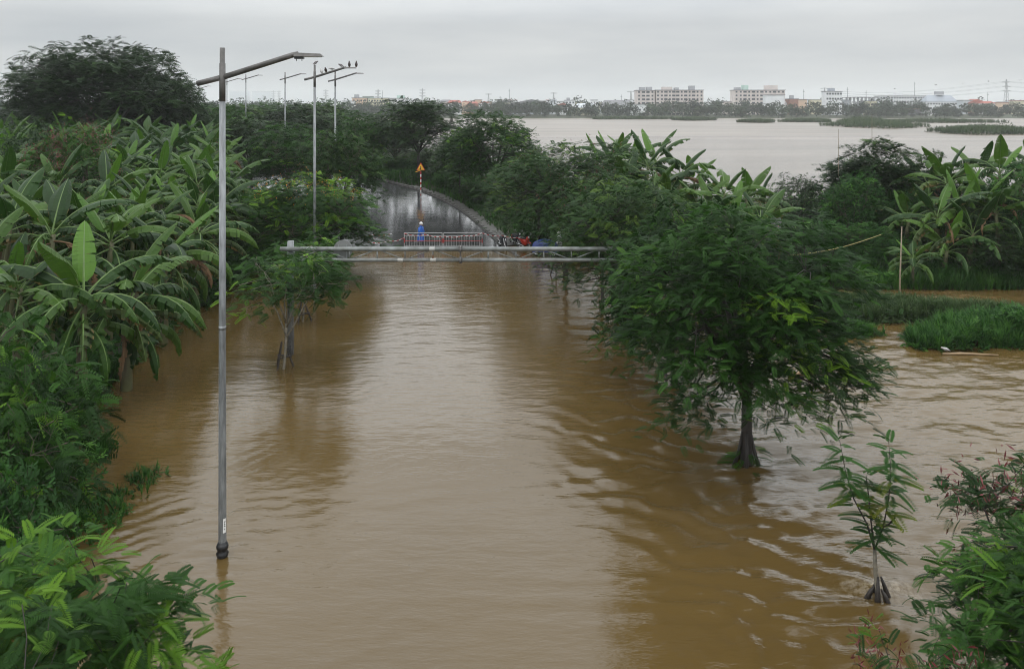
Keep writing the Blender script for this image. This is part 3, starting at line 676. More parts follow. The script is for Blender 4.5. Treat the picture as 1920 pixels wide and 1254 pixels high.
# tree with red brown pods inside the grove
TP = build_tree(511, 6.0, 3.0, 1.5, 120, 12, F1, 0.45, 'flame', 'bark', tr=0.1, flat=0.5, limbs=7, low=-0.2, cs=0.36, tint=(0.35, 0.14), young=0.02, shell=0.4, pods=3200)
tree_top(130, 44, 212, 165, 'pod laden tree with red brown seed pods standing in the banana grove', TP, name='leadtree', rz=1.1)
tree_top(60, 52, 226, 130, 'dark leafy tree left of the red podded tree in the grove', TDK[0], name='broadleaf_tree')

# --- right bank trees
for px, D, ty, w, T_, lb, nm in [
    (1492, 57, 326, 100, TDK[0], 'dark small leaved bush tree between the bananas and the bamboo', 'broadleaf_tree'),
    (1596, 52, 322, 110, TDK[1], 'rounded mid green bush tree in front of the bamboo clump', 'broadleaf_tree'),
    (1905, 47, 300, 150, TDK[1], 'glossy leaved tree at the right frame edge above the river bank', 'broadleaf_tree'),
    (1560, 49, 412, 130, TDK[1], 'low green thicket bush above the pale reeds on the right bank', 'shrub'),
    (1470, 50, 420, 110, TDK[2], 'scrubby bush behind the large flood tree on the right bank', 'shrub'),
    (1640, 48, 420, 110, TDK[1], 'spreading shrub left of the lone small banana plant', 'shrub'),
    (1850, 46, 415, 150, TDK[0], 'dark shady shrub beside the torn water at the right', 'shrub'),
    (1780, 49, 405, 120, TDK[0], 'dark shrub behind the lone small banana plant', 'shrub'),
    (1340, 50, 400, 130, TDK[2], 'shrub under the right bank bananas, behind the flood trees', 'shrub'),
    (1690, 52, 352, 110, TDK[1], 'mid green bushy tree behind the lone small banana plant', 'broadleaf_tree'),
    (1800, 54, 330, 110, TDK[0], 'dark bushy tree filling the gap between the right bank bananas', 'broadleaf_tree'),
    (1875, 51, 350, 120, TDK[1], 'leafy tree just left of the glossy tree at the right frame edge', 'broadleaf_tree'),
    (1600, 47, 455, 110, TDK[1], 'low bush at the waterline left of the pale pole', 'shrub'),
    (1905, 45.5, 440, 130, TDK[2], 'bush at the right frame edge above the torn water', 'shrub'),
    (1660, 46.5, 470, 80, TDK[0], 'low dark bush directly behind the pale pole', 'shrub'),
    (1725, 55, 345, 100, TDK[0], 'dark tree among torn banana leaves right of the bamboo', 'broadleaf_tree')]:
    tree_top(px, D, ty, w, lb, T_, name=nm, cat='shrub' if nm == 'shrub' else 'tree')
TBAM = build_tree(601, 9, 3.2, 1.2, 230, 17, LBAM, 0.6, 'bamboo', 'bark', tr=0.05, flat=0.6, limbs=16, low=-0.6, cs=0.45, tint=(0.42, 0.2), young=0.04, shell=0.3, droop_out=0.15)
tree_top(1640, 56, 248, 195, 'tall feathery bamboo clump above the river on the right bank', TBAM, name='bamboo_clump', cat='bamboo')
tree_top(1740, 57, 275, 90, 'drooping bamboo spray to the right of the tall bamboo clump', TBAM, name='bamboo_clump', cat='bamboo', rz=2.0)

# --- shrubs along the left bank foot and the far verge
for i, (px, D, ty, w, k, lb) in enumerate([
    (20, 19.5, 560, 250, 0, 'tall fine leaved shrub at the left frame edge below the banana grove'),
    (85, 21.5, 640, 190, 0, 'feathery shrub below the drooping banana leaves at left'),
    (25, 17.5, 720, 220, 0, 'dense fine leaved shrub at the left frame edge, halfway down'),
    (95, 18.8, 800, 150, 1, 'leafy shrub above the grassy bank at left'),
    (15, 15.8, 850, 200, 1, 'broad leaved shrub at the left frame edge above the corner crown'),
    (178, 23.5, 790, 60, 2, 'small rounded shrub leaning over the water at left'),
    (130, 25.0, 690, 110, 2, 'dark shrub under the hanging banana leaves near the bank'),
    (410, 46, 500, 100, 2, 'dark shrub at the water end of the banana grove'),
    (370, 41, 560, 90, 2, 'shaded shrub under the far banana leaves at the waterline'),
    (455, 50, 450, 110, 2, 'shrub between the grove and the small staked sapling')]):
    x = X(px, D); z = max(-0.1, gz(x, D)); place_tree(SHR[k], 'shrub', x, D, lb, 'shrub', 'shrubs on the left bank', H=Z(ty, D) - z, Rr=w / 2 * D / FPX, z=z)
for px, py in [(735, 318), (765, 335), (830, 345), (850, 362), (905, 380), (935, 402), (960, 420), (1000, 428), (815, 320), (880, 350), (720, 300), (1085, 440), (1130, 455), (1090, 405), (760, 300), (925, 365)]:
    D = 53.0
    while D < 105 and HY + FPX * (CH - gz(X(px, D), D)) / D > py + 22: D += 0.5
    x = X(px, D)
    if road_dist(np.array([x]), np.array([D]))[0] < RW + 2.2: continue
    place_tree(SHR[rnd.choice((1, 1, 2))], 'shrub', x, D, 'low leafy shrub on the grassy verge right of the wet road', 'shrub', 'shrubs on the right verge of the wet road', H=rnd.uniform(1.1, 2.0), Rr=rnd.uniform(1.2, 2.2))

# ---------------------------------------------------------------- banana plants
def banana_leaf(seed, L=2.3, W=0.30, bend=1.2, fold=0.35, torn=0.3, droop=0.5, seg=15, leafm='banana', twist=0.2):
    r = random.Random(seed); pts = []; p = Vector((0, 0, 0)); N_ = seg + 3; a = 0; side = Vector((0, 1, 0))
    for i in range(N_ + 1):
        t = i / N_; pts.append((p.copy(), a, t)); a = -bend * t ** 1.35; p = p + Vector((math.cos(a), 0, math.sin(a))) * (L / N_)
    V, F, UV, mi = [], [], [], []
    for s in (-1, 1):
        ph = fold + r.uniform(-.05, .05); prev_torn = False
        for i in range(3, N_):
            (p0, a0, t0), (p1, a1, t1) = pts[i], pts[i + 1]
            def wd(t): q = (t - 3 / N_) / (1 - 3 / N_); return W * (max(0.0, math.sin(PI * min(1, q ** 0.72 * 0.97 + 0.03)))) ** 0.55 if q < 1 else 0.0
            tear = r.random() < torn; ph0 = ph
            if tear: ph = fold + r.uniform(-0.1, droop)
            else: ph += r.uniform(-.04, .04)
            tw = twist * math.sin(t0 * 4 + seed)
            o = len(V)
            for (pp, aa, tt, phi, shr) in ((p0, a0, t0, ph if tear else ph0, tear), (p1, a1, t1, ph, False)):
                fwd = Vector((math.cos(aa), 0, math.sin(aa))); up = Vector((-math.sin(aa), 0, math.cos(aa))); w_ = wd(tt)
                if shr: pp = pp
                for kx, (fr, ex) in enumerate(((0.02, 0), (0.5, 0.6), (1.0, 1.25))):
                    an = phi * (0.35 + ex * 0.75) + tw * s
                    q = pp + side * (s * w_ * fr * math.cos(an)) - up * (w_ * fr * math.sin(an)) + fwd * (w_ * fr * 0.22 + (0.030 * fr if shr else 0))
                    V.append(q); UV.append((tt * L, s * fr))
            for k in range(2):
                f = (o + k, o + k + 1, o + 4 + k, o + 3 + k); F.append(f if s > 0 else f[::-1]); mi.append(0)
    mb = MB(); mb.tube([q[0] + Vector((0, 0, 0.004)) for q in pts[::2]], [0.028 * (1 - 0.85 * q[2]) for q in pts[::2]], 4, cap=False)
    o = len(V); V += [Vector(v) for v in mb.v]; F += [tuple(i + o for i in f) for f in mb.f]; mi += [1] * len(mb.f); UV += [(0, 0)] * len(mb.v)
    me = bpy.data.meshes.new('leaf'); me.from_pydata([tuple(v) for v in V], [], F); me.materials.append(MAT[leafm]); me.materials.append(MAT['midrib'] if leafm != 'deadleaf' else MAT['deadleaf'])
    me.polygons.foreach_set('material_index', mi); uvl = me.uv_layers.new(name='UVMap')
    vi = np.zeros(len(me.loops), dtype=np.int32); me.loops.foreach_get('vertex_index', vi)
    uvl.data.foreach_set('uv', np.array(UV, dtype=np.float32)[vi].ravel())
    return me
LEAF = {
 'up': [banana_leaf(1, 2.0, 0.27, 0.45, 0.35, 0.05, 0.2, leafm='banana_new'), banana_leaf(2, 2.2, 0.32, 0.8, 0.3, 0.3, 0.3), banana_leaf(3, 2.1, 0.35, 0.7, 0.5, 0.15, 0.1)],
 'arch': [banana_leaf(4, 2.5, 0.33, 1.3, 0.30, 0.55, 0.7), banana_leaf(5, 2.4, 0.31, 1.6, 0.4, 0.7, 0.9), banana_leaf(6, 2.6, 0.34, 1.1, 0.25, 0.45, 0.6), banana_leaf(7, 2.3, 0.30, 1.8, 0.5, 0.8, 1.0)],
 'droop': [banana_leaf(8, 2.4, 0.30, 1.9, 0.5, 0.75, 0.9), banana_leaf(9, 2.3, 0.28, 1.7, 0.6, 0.9, 1.0, leafm='banana_old'), banana_leaf(10, 2.5, 0.31, 2.0, 0.4, 0.6, 0.8)],
 'dead': [banana_leaf(11, 2.2, 0.20, 2.3, 0.9, 0.9, 0.8, leafm='deadleaf')]}
def stem_mesh(h):
    m = MB(); n = 6; m.tube([(0, 0, -0.6)] + [(0.03 * math.sin(i * 1.3), 0.03 * math.cos(i * 2.1), h * i / n) for i in range(n + 1)], [0.17] + [0.16 - 0.10 * i / n for i in range(n + 1)], 9); return m.mesh('stem', 'bstem', True)
STEM = stem_mesh(3.0)
def leaf_plan(r, n=None, sc=1.0):
    n = n or r.randint(10, 13); out = []; a0 = r.uniform(0, 6.28)
    for i in range(n):
        u = i / (n - 1); az = a0 + i * 2.4 + r.uniform(-.3, .3)
        if u < 0.16: k, el = 'up', r.uniform(0.95, 1.4)
        elif u < 0.62: k, el = 'arch', 1.0 - (u - 0.16) * 1.4 + r.uniform(-.12, .12)
        else: k, el = ('droop' if r.random() < 0.82 else 'dead'), 0.5 - (u - 0.62) * 1.9 + r.uniform(-.2, .2)
        out.append((r.choice(LEAF[k]), az, el, sc * r.uniform(0.85, 1.12), -0.35 * u))
    return out
def banana(x, y, h, label, group, seed, sc=1.0, lean=0.0, leandir=0.0, z=None, extra=()):
    r = random.Random(seed); z = gz(x, y) if z is None else z
    t = thing('banana_plant', label, 'banana plant', (x, y, z), 0, group)
    t.rotation_euler = (lean * -math.sin(leandir), lean * math.cos(leandir), 0)
    obj('stem', STEM, t, scale=(sc * 1.0, sc * 1.0, h / 3.0))
    for me, az, el, s, dz in leaf_plan(r, sc=sc) + list(extra):
        obj('leaf', me, t, (0, 0, h + dz), (r.uniform(-.15, .15), -el, az), (s, s, s))
    return t
# joined copies for plants too far off to show single leaves
def grove_label(x, y, base):
    px = 960 + FPX * x / y
    across = 'at the left frame edge' if px < 60 else 'near the podded tree' if px < 190 else 'midway to the lamp pole' if px < 320 else 'beside the lamp pole' if px < 440 else 'right of the lamp pole'
    depth = 'second row' if y < 36 else 'third row' if y < 44 else 'middle row' if y < 52 else 'rear row' if y < 66 else 'far row' if y < 84 else 'farthest row'
    return f'{base} in the {depth} of the grove, {across}'
def far_banana(seed):
    r = random.Random(seed); m = MB(); 
    Vs, Fs, MI = [], [], []
    for me, az, el, s, dz in leaf_plan(r, 12):
        n = len(me.vertices); co = np.zeros(n * 3, dtype=np.float32); me.vertices.foreach_get('co', co); co = co.reshape(-1, 3)
        from mathutils import Euler
        Rm = np.array(Euler((0, -el, az)).to_matrix()); co = co @ Rm.T * s + [0, 0, 3.2 + dz]
        o = sum(len(v) for v in Vs); Vs.append(co)
        ml = 1 if 'new' in me.materials[0].name or 'young' in me.materials[0].name else (2 if 'dead' in me.materials[0].name else 0)
        for p in me.polygons: Fs.append([i + o for i in p.vertices]); MI.append(ml)
    st = MB().tube([(0, 0, -0.6), (0, 0, 3.2)], [0.16, 0.06], 6); o = sum(len(v) for v in Vs); Vs.append(np.array([tuple(v) for v in st.v])); Fs += [[i + o for i in f] for f in st.f]; MI += [3] * len(st.f)
    me = bpy.data.meshes.new('banana_plant'); me.from_pydata(np.concatenate(Vs).tolist(), [], Fs)
    for k in ('banana', 'banana_new', 'deadleaf', 'bstem'): me.materials.append(MAT[k])
    me.polygons.foreach_set('material_index', MI); me.uv_layers.new(name='UVMap')
    return me
FARB = [far_banana(40 + i) for i in range(5)]
GL = 'banana plants of the left grove'
front = [
 (150, 26.2, 3.9, 1.42, 'banana plant with drooping tattered leaves nearest the camera in the left grove'),
 (235, 28.4, 3.6, 1.40, 'banana plant whose long torn leaves hang down to the flood water at left'),
 (30, 26.0, 3.9, 1.1, 'banana plant at the left frame edge above the fine leaved shrubs'),
 (305, 34.0, 3.8, 1.35, 'banana plant arching over the water left of the big lamp post'),
 (365, 39.5, 3.8, 1.3, 'banana plant behind the big lamp post at the waterline'),
 (400, 45.0, 4.0, 1.3, 'banana plant right of the big lamp post, at the water end of the grove'),
 (90, 30.5, 4.8, 1.35, 'banana plant with broad upright pale leaves near the left frame edge'),
 (200, 32.0, 4.6, 1.35, 'second row banana plant above the hanging torn leaves'),
 (10, 31.0, 4.8, 1.2, 'banana plant with large upright leaves cut by the left frame edge'),
 (290, 38.5, 4.3, 1.1, 'banana plant beside the one with the brown dead leaf')]
for i, (px, D, h, sc, lb) in enumerate(front):
    ex = []
    if 'brown' in lb: ex = [(LEAF['dead'][0], 0.2, 0.75, 1.1, -0.1)]
    if i < 6: ex += [(LEAF['droop'][k % 3], -1.5 + 0.42 * k + 0.1 * i, 0.55 - 0.22 * (k % 3), (1.45, 1.3, 1.15)[k % 3], -0.25 - 0.35 * (k % 3)) for k in range(8)]
    banana(X(px, D), D, h, lb, GL, 900 + i, sc, 0.06, -0.6, extra=ex)
cnt = 0; D = 28.0; row = 0
while D < 104:
    step = 1.85 + (D - 28) * 0.024; xl = -0.64 * D - 2.5; xr = float(np.interp(D, [28, 45, 50, 70, 90, 104], [-16.0, -16.5, -17.5, -24.5, -33, -40])); x = xl + (row % 2) * step / 2
    while x < xr:
        xx, yy = x + rnd.uniform(-.6, .6), D + rnd.uniform(-.6, .6); h = rnd.uniform(3.2, 4.7) + (0.4 if yy > 40 else 0)
        if min(math.hypot(xx - X(f[0], f[1]), yy - f[1]) for f in front) > 1.6 and math.hypot(xx - X(130, 44), yy - 44) > 2.2:
            if yy < 52: banana(xx, yy, h, grove_label(xx, yy, 'banana plant'), GL, 1000 + cnt, rnd.uniform(0.95, 1.2), rnd.uniform(0, .12), rnd.uniform(0, 6.28))
            else: s = h / 3.7; tag(obj('banana_plant', FARB[cnt % 5], None, (xx, yy, gz(xx, yy)), (0, 0, rnd.uniform(0, 6.28)), (1.25, 1.25, s)), grove_label(xx, yy, 'banana plant'), 'banana plant', GL)
            cnt += 1
        x += step
    D += step * 0.95; row += 1
GM = 'banana plants between the road trees and the river'
ORD = ['leftmost', 'second', 'third', 'fourth', 'fifth', 'sixth', 'seventh', 'eighth', 'ninth', 'tenth', 'eleventh', 'twelfth', 'thirteenth', 'fourteenth', 'fifteenth', 'sixteenth', 'seventeenth', 'eighteenth', 'rightmost']
mid = [(1125, 50, 272), (1160, 53, 262), (1205, 52, 268), (1240, 55, 262), (1275, 52, 285), (1310, 54, 300), (1350, 51, 318), (1395, 52, 325), (1430, 54, 335), (1180, 48, 300), (1225, 48, 310), (1265, 47.5, 325), (1300, 47.5, 345), (1340, 47, 355), (1380, 47.5, 365), (1420, 48, 372), (1145, 58, 262), (1190, 60, 262), (1410, 46.5, 395)]
for i, (px, D, ty) in enumerate(mid):
    x = X(px, D); z = gz(x, D); h = max(1.3, Z(ty, D) - z - 1.5)
    banana(x, D, h, ORD[sorted(q[0] for q in mid).index(px)] + ' from left of the torn banana plants between road trees and river', GM, 1500 + i, 1.2, 0.08, rnd.uniform(0, 6.28))
GRR = 'banana plants on the right bank'
rgt = [(1745, 52, 305), (1790, 50, 300), (1825, 53, 285), (1865, 50, 280), (1900, 52, 285), (1760, 47, 360), (1800, 47.5, 345), (1850, 47, 335), (1700, 50, 370), (1680, 53, 390), (1880, 46, 350), (1935, 50, 285), (1815, 45.5, 390), (1770, 45.5, 420)]
for i, (px, D, ty) in enumerate(rgt):
    x = X(px, D); z = gz(x, D); h = max(1.2, Z(ty, D) - z - 1.4)
    banana(x, D, h, ORD[sorted(q[0] for q in rgt).index(px)] + ' from left of the dark torn banana plants on the right bank', GRR, 1600 + i, 1.25, 0.1, rnd.uniform(0, 6.28))
banana(X(1712, 44.2), 44.2, 1.55, 'lone small banana plant with bright spreading leaves beside the torn water', None, 1701, 0.78, z=0.05, extra=[(LEAF['arch'][k % 4], k * 1.05, 0.5, 0.75, -0.1) for k in range(5)])

# ---------------------------------------------------------------- undergrowth (uncountable)
def scatter(name, label, cat, n, xr, yr, cond, t, size, leafm, tint, up=True, seed=1, lift=0.0):
    g = np.random.default_rng(seed); x = g.uniform(*xr, n); y = g.uniform(*yr, n); z = ground_h(x, y)
    k = cond(x, y, z, g); x, y, z = x[k], y[k], z[k]; n = len(x)
    if n == 0: return
    pos = np.stack([x, y, np.maximum(z, -0.12) + lift * g.random(n)], 1)
    if up:
        a = g.uniform(0, 6.28, n); c, s_ = np.cos(a), np.sin(a); Rm = np.zeros((n, 3, 3)); Rm[:, 0, 0] = c; Rm[:, 0, 1] = -s_; Rm[:, 1, 0] = s_; Rm[:, 1, 1] = c; Rm[:, 2, 2] = 1
    else: Rm = rots(g.uniform(0, 6.28, n), g.uniform(-.2, 1.2, n), g.normal(size=n) * .5)
    V, F = inst(t, pos, Rm, g.uniform(size[0], size[1], n))
    tn = g.normal(size=n) * tint[1] + tint[0] + fbm(x * 0.5, y * 0.5, 3) * 0.6
    tag(obj(name, np_mesh(name, V, F, MAT[leafm], tint=np.repeat(tn, len(t[1])))), label, cat, kind='stuff')
rd = lambda x, y: road_dist(x, y)
scatter('grass', 'long green grass over the left bank foot', 'grass', 14000, (-17, -9), (13, 30), lambda x, y, z, g: (z > -0.08), BL[0], (0.35, 0.95), 'weed', (0.45, 0.2), seed=1)
scatter('undergrowth', 'broad leaved weeds under the left shrubs and bananas', 'weeds', 16000, (-34, -9), (12, 52), lambda x, y, z, g: (z > -0.10), LB, (0.25, 0.6), 'weed', (0.35, 0.2), False, 2, 0.9)
scatter('grass', 'bright grass along the verge right of the wet road', 'grass', 34000, (-34, 18), (50, 112), lambda x, y, z, g: (z > 0.0) & (rd(x, y) > RW + 0.6 + g.random(len(x)) * 0.9) & (g.random(len(x)) < np.exp(-(rd(x, y) - RW) / 9)), BL[1], (0.35, 0.85), 'weed', (0.5, 0.2), seed=3)
scatter('undergrowth', 'leafy weeds between the road trees and the river', 'weeds', 26000, (-34, 46), (43, 90), lambda x, y, z, g: (z > -0.02) & (rd(x, y) > RW + 1.8) & (g.random(len(x)) < np.exp(-(y - 44) / 22)), LB, (0.35, 0.8), 'weed', (0.38, 0.2), False, 4, 1.0)
scatter('grass', 'pale reedy grass at the waterline of the right bank', 'grass', 7000, (8, 40), (43, 47), lambda x, y, z, g: (z > -0.15) & (z < 0.5), BL[0], (0.5, 1.2), 'weed', (0.5, 0.2), seed=5)
# weed islands in the flood, right
def island(name, label, cx, cyy, rx, ry, h, seed, n1, n2, dens='weed', sz=0.5, cat='weeds', tall=1.0):
    g = np.random.default_rng(seed)
    def m(nn): a = g.uniform(0, 6.28, nn); q = np.sqrt(g.random(nn)); lob = 1 + 0.22 * np.sin(3 * a + seed) + 0.12 * np.sin(7 * a + seed * 2); return cx + np.cos(a) * q * rx * lob, cyy + np.sin(a) * q * ry * lob, q
    xs_, ys_, q = m(n1); z = h * (1 - q ** 2) * (0.6 + 0.8 * vnoise(xs_ * 1.2 / sz * .5, ys_ * 1.2 / sz * .5, seed)); pos = np.stack([xs_, ys_, z * g.random(n1) ** 0.5], 1)
    V1, F1_ = inst(LB, pos, rots(g.uniform(0, 6.28, n1), g.uniform(-.3, 1.1, n1), g.normal(size=n1) * .5), g.uniform(sz * .5, sz, n1)); t1 = np.repeat(g.normal(size=n1) * .2 + .45, len(LB[1]))
    xs_, ys_, q = m(n2); z = h * 0.7 * (1 - q ** 2); a = g.uniform(0, 6.28, n2); Rm = rots(a, 0 * a, 0 * a); 
    V2, F2_ = inst(BL[0], np.stack([xs_, ys_, z * 0.6], 1), Rm, g.uniform(sz * .9, sz * 1.9 * tall, n2)); t2 = np.repeat(g.normal(size=n2) * .2 + .5, len(BL[0][1]))
    tag(obj(name, np_mesh(name, np.concatenate([V1, V2]), np.concatenate([F1_, F2_ + len(V1)]), MAT[dens], tint=np.concatenate([t1, t2]))), label, cat, kind='stuff')
island('weed_island', 'drowned weed bank below the pale pole in the flood', 17.3, 38.9, 3.6, 1.5, 0.7, 1, 2200, 900, 'reed', 0.5)
island('weed_island', 'bright green weed clump beside the large tree crown', 15.0, 35.4, 1.1, 0.7, 0.35, 2, 500, 150, 'weed', 0.35)
island('weed_island', 'large grassy weed mound at the right edge of the flood', 22.2, 34.6, 5.2, 1.9, 1.15, 3, 3600, 1700, 'weed', 0.5)
island('weed_island', 'ragged weeds between the two streams of torn water', 21.0, 37.6, 4.0, 1.1, 0.8, 4, 1600, 700, 'reed', 0.5)
island('weed_island', 'floating weed mat at the left bank foot', -10.2, 19.6, 0.9, 1.4, 0.12, 5, 260, 90, 'weed', 0.25)
island('weed_island', 'scrap of weeds afloat off the left bank', -9.9, 21.6, 0.45, 0.6, 0.1, 6, 90, 30, 'weed', 0.22)
# reed islands far out in the river
for i, (px, py, w, dep, h, lb) in enumerate([(1640, 238, 150, 26, 2.6, 'long reed island in the river below the white school'), (1850, 250, 190, 16, 2.8, 'broad reed island in the river at far right'), (1755, 230, 210, 16, 1.6, 'thin reed bar behind the broad reed island'),
                                              (1620, 231, 90, 16, 3.4, 'humped reed island with a drowned bush'), (1515, 229, 90, 10, 1.0, 'low drowned weeds off the far bank'), (1420, 230, 60, 8, 0.8, 'small drowned weed patch in mid river'), (1300, 226, 70, 10, 1.0, 'drowned weeds before the apartment blocks'), (1180, 224, 150, 10, 0.8, 'thin drowned weed line along the far bank')]):
    x, y = gp(px, py); island('reed_island', lb, x, y, w / 2 * y / FPX, dep, h, 20 + i, 900, 1200, 'reed', 1.6, 'reeds', 0.9)

# ---------------------------------------------------------------- street lamps
def lamp(px, D, toppy, label, rz=0.0, near=False, base_z=None):
    x = X(px, D); zt = Z(toppy, D); z0 = base_z if base_z is not None else gz(x, D); u = 0.01193
    t = thing('street_lamp', label, 'street lamp', (x, D, z0), rz, 'street lamps along the left side of the road'); H = zt - z0; J = H - 0.66
    n = 18 if near else 10
    p = MB().tube([(0, 0, 0.3 if near else -0.5), (0, 0, 0.31), (0, 0, H * 0.45), (0, 0, H - 1.15)], [0.086, 0.086, 0.076, 0.066], n); p.tube([(0, 0, H * 0.45 - 0.04), (0, 0, H * 0.45 + 0.04)], 0.08, n)
    part('pole', p, 'galv', t, True)
    s = MB().tube([(0, 0, H - 1.2), (0, 0, H - 0.35), (0, 0, H - 0.345), (0, 0, H)], [0.068, 0.068, 0.058, 0.056], n); part('upper_sleeve', s, 'galv_dark', t, True)
    for a, b, nm in (((-0.56, 0, J - 0.14), (-0.05, 0, J - 0.012), 'stub_arm'), ((0.05, 0, J + 0.012), (1.58, 0, J + 0.50), 'arm')):
        m = MB(); m.tube([a, b] if nm == 'stub_arm' else [a, b, (1.70, 0, J + 0.52)], 0.062, n if near else 8); part(nm, m, 'galv_dark', t, True)
    h = MB(); zc = J + 0.50
    h.add([(1.62, -0.11, zc - .04), (2.26, -0.09, zc - .035), (2.26, 0.09, zc - .035), (1.62, 0.11, zc - .04), (1.62, -0.07, zc + .05), (2.20, -0.06, zc + .025), (2.20, 0.06, zc + .025), (1.62, 0.07, zc + .05)], [(3, 2, 1, 0), (4, 5, 6, 7), (0, 1, 5, 4), (1, 2, 6, 5), (2, 3, 7, 6), (3, 0, 4, 7)])
    hd = part('lamp_head', h, 'galv_dark', t)
    if near:
        part('driver_box', MB().box((1.72, 0, zc - 0.065), (0.2, 0.13, 0.05)), 'black', hd); part('lens', MB().box((2.0, 0, zc - 0.045), (0.42, 0.13, 0.012)), 'white', hd)
        part('sensor_prong', MB().tube([(1.66, 0, zc - .09), (1.66, 0, zc - .14)], .008, 5).tube([(1.78, 0, zc - .09), (1.78, 0, zc - .14)], .008, 5), 'black', hd)
    c = MB()
    prof = [(0.105, -0.5), (0.105, 0.0), (0.125, 0.03), (0.135, 0.09), (0.110, 0.12), (0.108, 0.17), (0.128, 0.19), (0.132, 0.25), (0.115, 0.29), (0.10, 0.30), (0.098, 0.34), (0.088, 0.345)]
    c.tube([(0, 0, z) for r_, z in prof], [r_ for r_, z in prof], n); part('base_collar', c, 'blackcollar', t, True)
    if near:
        # access hatch and the notice plate wrapped on the pole's right front
        h = MB(); 
        for zz0, zz1, a0, a1, r_ in ((0.98, 1.30, R(-100), R(-62), 0.089),):
            P = []; 
            for zz in (zz0, zz1):
                for k in range(5): a = a0 + (a1 - a0) * k / 4; P.append((math.cos(a) * r_, math.sin(a) * r_, zz))
            h.add(P, [(k, k + 1, k + 6, k + 5) for k in range(4)])
        part('access_hatch', h, 'galv', t, label='raised rectangular access hatch near the pole foot')
        h = MB(); P = []
        for zz in (0.56, 0.88):
            for k in range(5): a = R(-62 + 46 * k / 4); P.append((math.cos(a) * 0.0905, math.sin(a) * 0.0905, zz))
        h.add(P, [(k, k + 1, k + 6, k + 5) for k in range(4)]); pl = part('number_plate', h, 'white', t, label='small white notice plate with dark marks')
        k = MB()
        for za, zb, aa, ab in ((0.80, 0.82, -46, -26), (0.70, 0.81, -47, -42), (0.745, 0.76, -44, -30), (0.70, 0.715, -46, -26), (0.63, 0.66, -44, -34)):
            P = [(math.cos(R(q)) * 0.092, math.sin(R(q)) * 0.092, zz) for zz in (za, zb) for q in (aa, (aa + ab) / 2, ab)]; k.add(P, [(0, 1, 4, 3), (1, 2, 5, 4)])
        part('plate_marks', k, 'black', pl)
    return t, J
L1, _ = lamp(417, FPX * CH / (1043 - HY), 90, 'nearest and tallest looking grey street lamp standing in the flood at left', near=True, base_z=0.0)
L2, J2 = lamp(590, 43.3, 122, 'street lamp with pigeons perched along its arm')
lamp(628.5, 63.5, 134, 'street lamp partly behind the pigeon covered one, arm just below its birds', 0.05)
lamp(534.5, 86, 136, 'street lamp between the nearest lamp and the pigeon lamp, above the trees', 0.15)
lamp(461, 110, 139, 'distant street lamp right of the nearest pole, second from the left in the background', 0.25)
lamp(425.5, 128, 146, 'distant street lamp almost hidden behind the nearest pole and its arm', 0.3)
lamp(373, 150, 160, 'most distant street lamp, just a thin pole below the stub of the nearest arm', 0.6)

# pigeons on the second lamp
def bird(x, y, z, yaw, label, pale=False, pitch=0.9, group='pigeons on the lamp arm'):
    t = thing('pigeon', label, 'bird', (x, y, z), yaw, group)
    ax = Vector((math.cos(pitch), 0, math.sin(pitch))); base = Vector((-0.02, 0, 0.075))
    b = MB(); st = [(-0.16, 0.012), (-0.10, 0.03), (-0.05, 0.058), (0.02, 0.072), (0.08, 0.062), (0.12, 0.042), (0.145, 0.033), (0.17, 0.034), (0.195, 0.028), (0.212, 0.010)]
    b.tube([base + ax * (s + 0.06) for s, r_ in st], [r_ for s, r_ in st], 9); part('body', b, 'birdpale' if pale else 'bird', t, True)
    tip = base + ax * 0.235 + Vector((0.03, 0, -0.01)); part('beak', MB().tube([tip, tip + Vector((0.035, 0, -0.01))], [0.008, 0.002], 5), 'beak', t)
    for s in (-1, 1):
        w = MB(); c = base + ax * 0.05 + Vector((0, s * 0.055, 0)); e = base - ax * 0.10 + Vector((-0.01, s * 0.02, 0.0)); w.tube([c + ax * 0.05, c, c.lerp(e, 0.6), e], [0.015, 0.03, 0.022, 0.005], 6); part('wing', w, 'birdwing', t, True)
        part('leg', MB().tube([(0.0, s * 0.02, 0.06), (0.0, s * 0.02, 0.0)], 0.006, 4), 'beak', t)
    return t
lx, ly = X(590, 43.3), 43.3
def armz(dx): return Z(122, 43.3) - 0.66 + dx * 0.318 + 0.062
bird(lx, ly, Z(122, 43.3), 0.9, 'pigeon sitting on the very top of the lamp pole', pitch=0.5)
for px, yaw, lb, pale, pt in [(603, 2.3, 'pigeon on the arm closest to the pole, pale breasted', True, 0.95), (611, -1.6, 'small hunched pigeon, second along the arm from the pole', False, 0.8), (624, 2.9, 'pale pigeon leaning forward in the middle of the arm', True, 0.15),
                          (641, 2.7, 'dark crouching pigeon just before the lamp head', False, 0.4), (655, -1.5, 'upright dark pigeon on the inner end of the lamp head', False, 1.25), (668, -1.3, 'upright pigeon at the outer tip of the lamp head', False, 1.25)]:
    dx = X(px, 43.3) - lx; zz = armz(dx) if dx < 1.62 else Z(122, 43.3) - 0.66 + 0.545
    bird(lx + dx, ly, zz, yaw, lb, pale, pt)
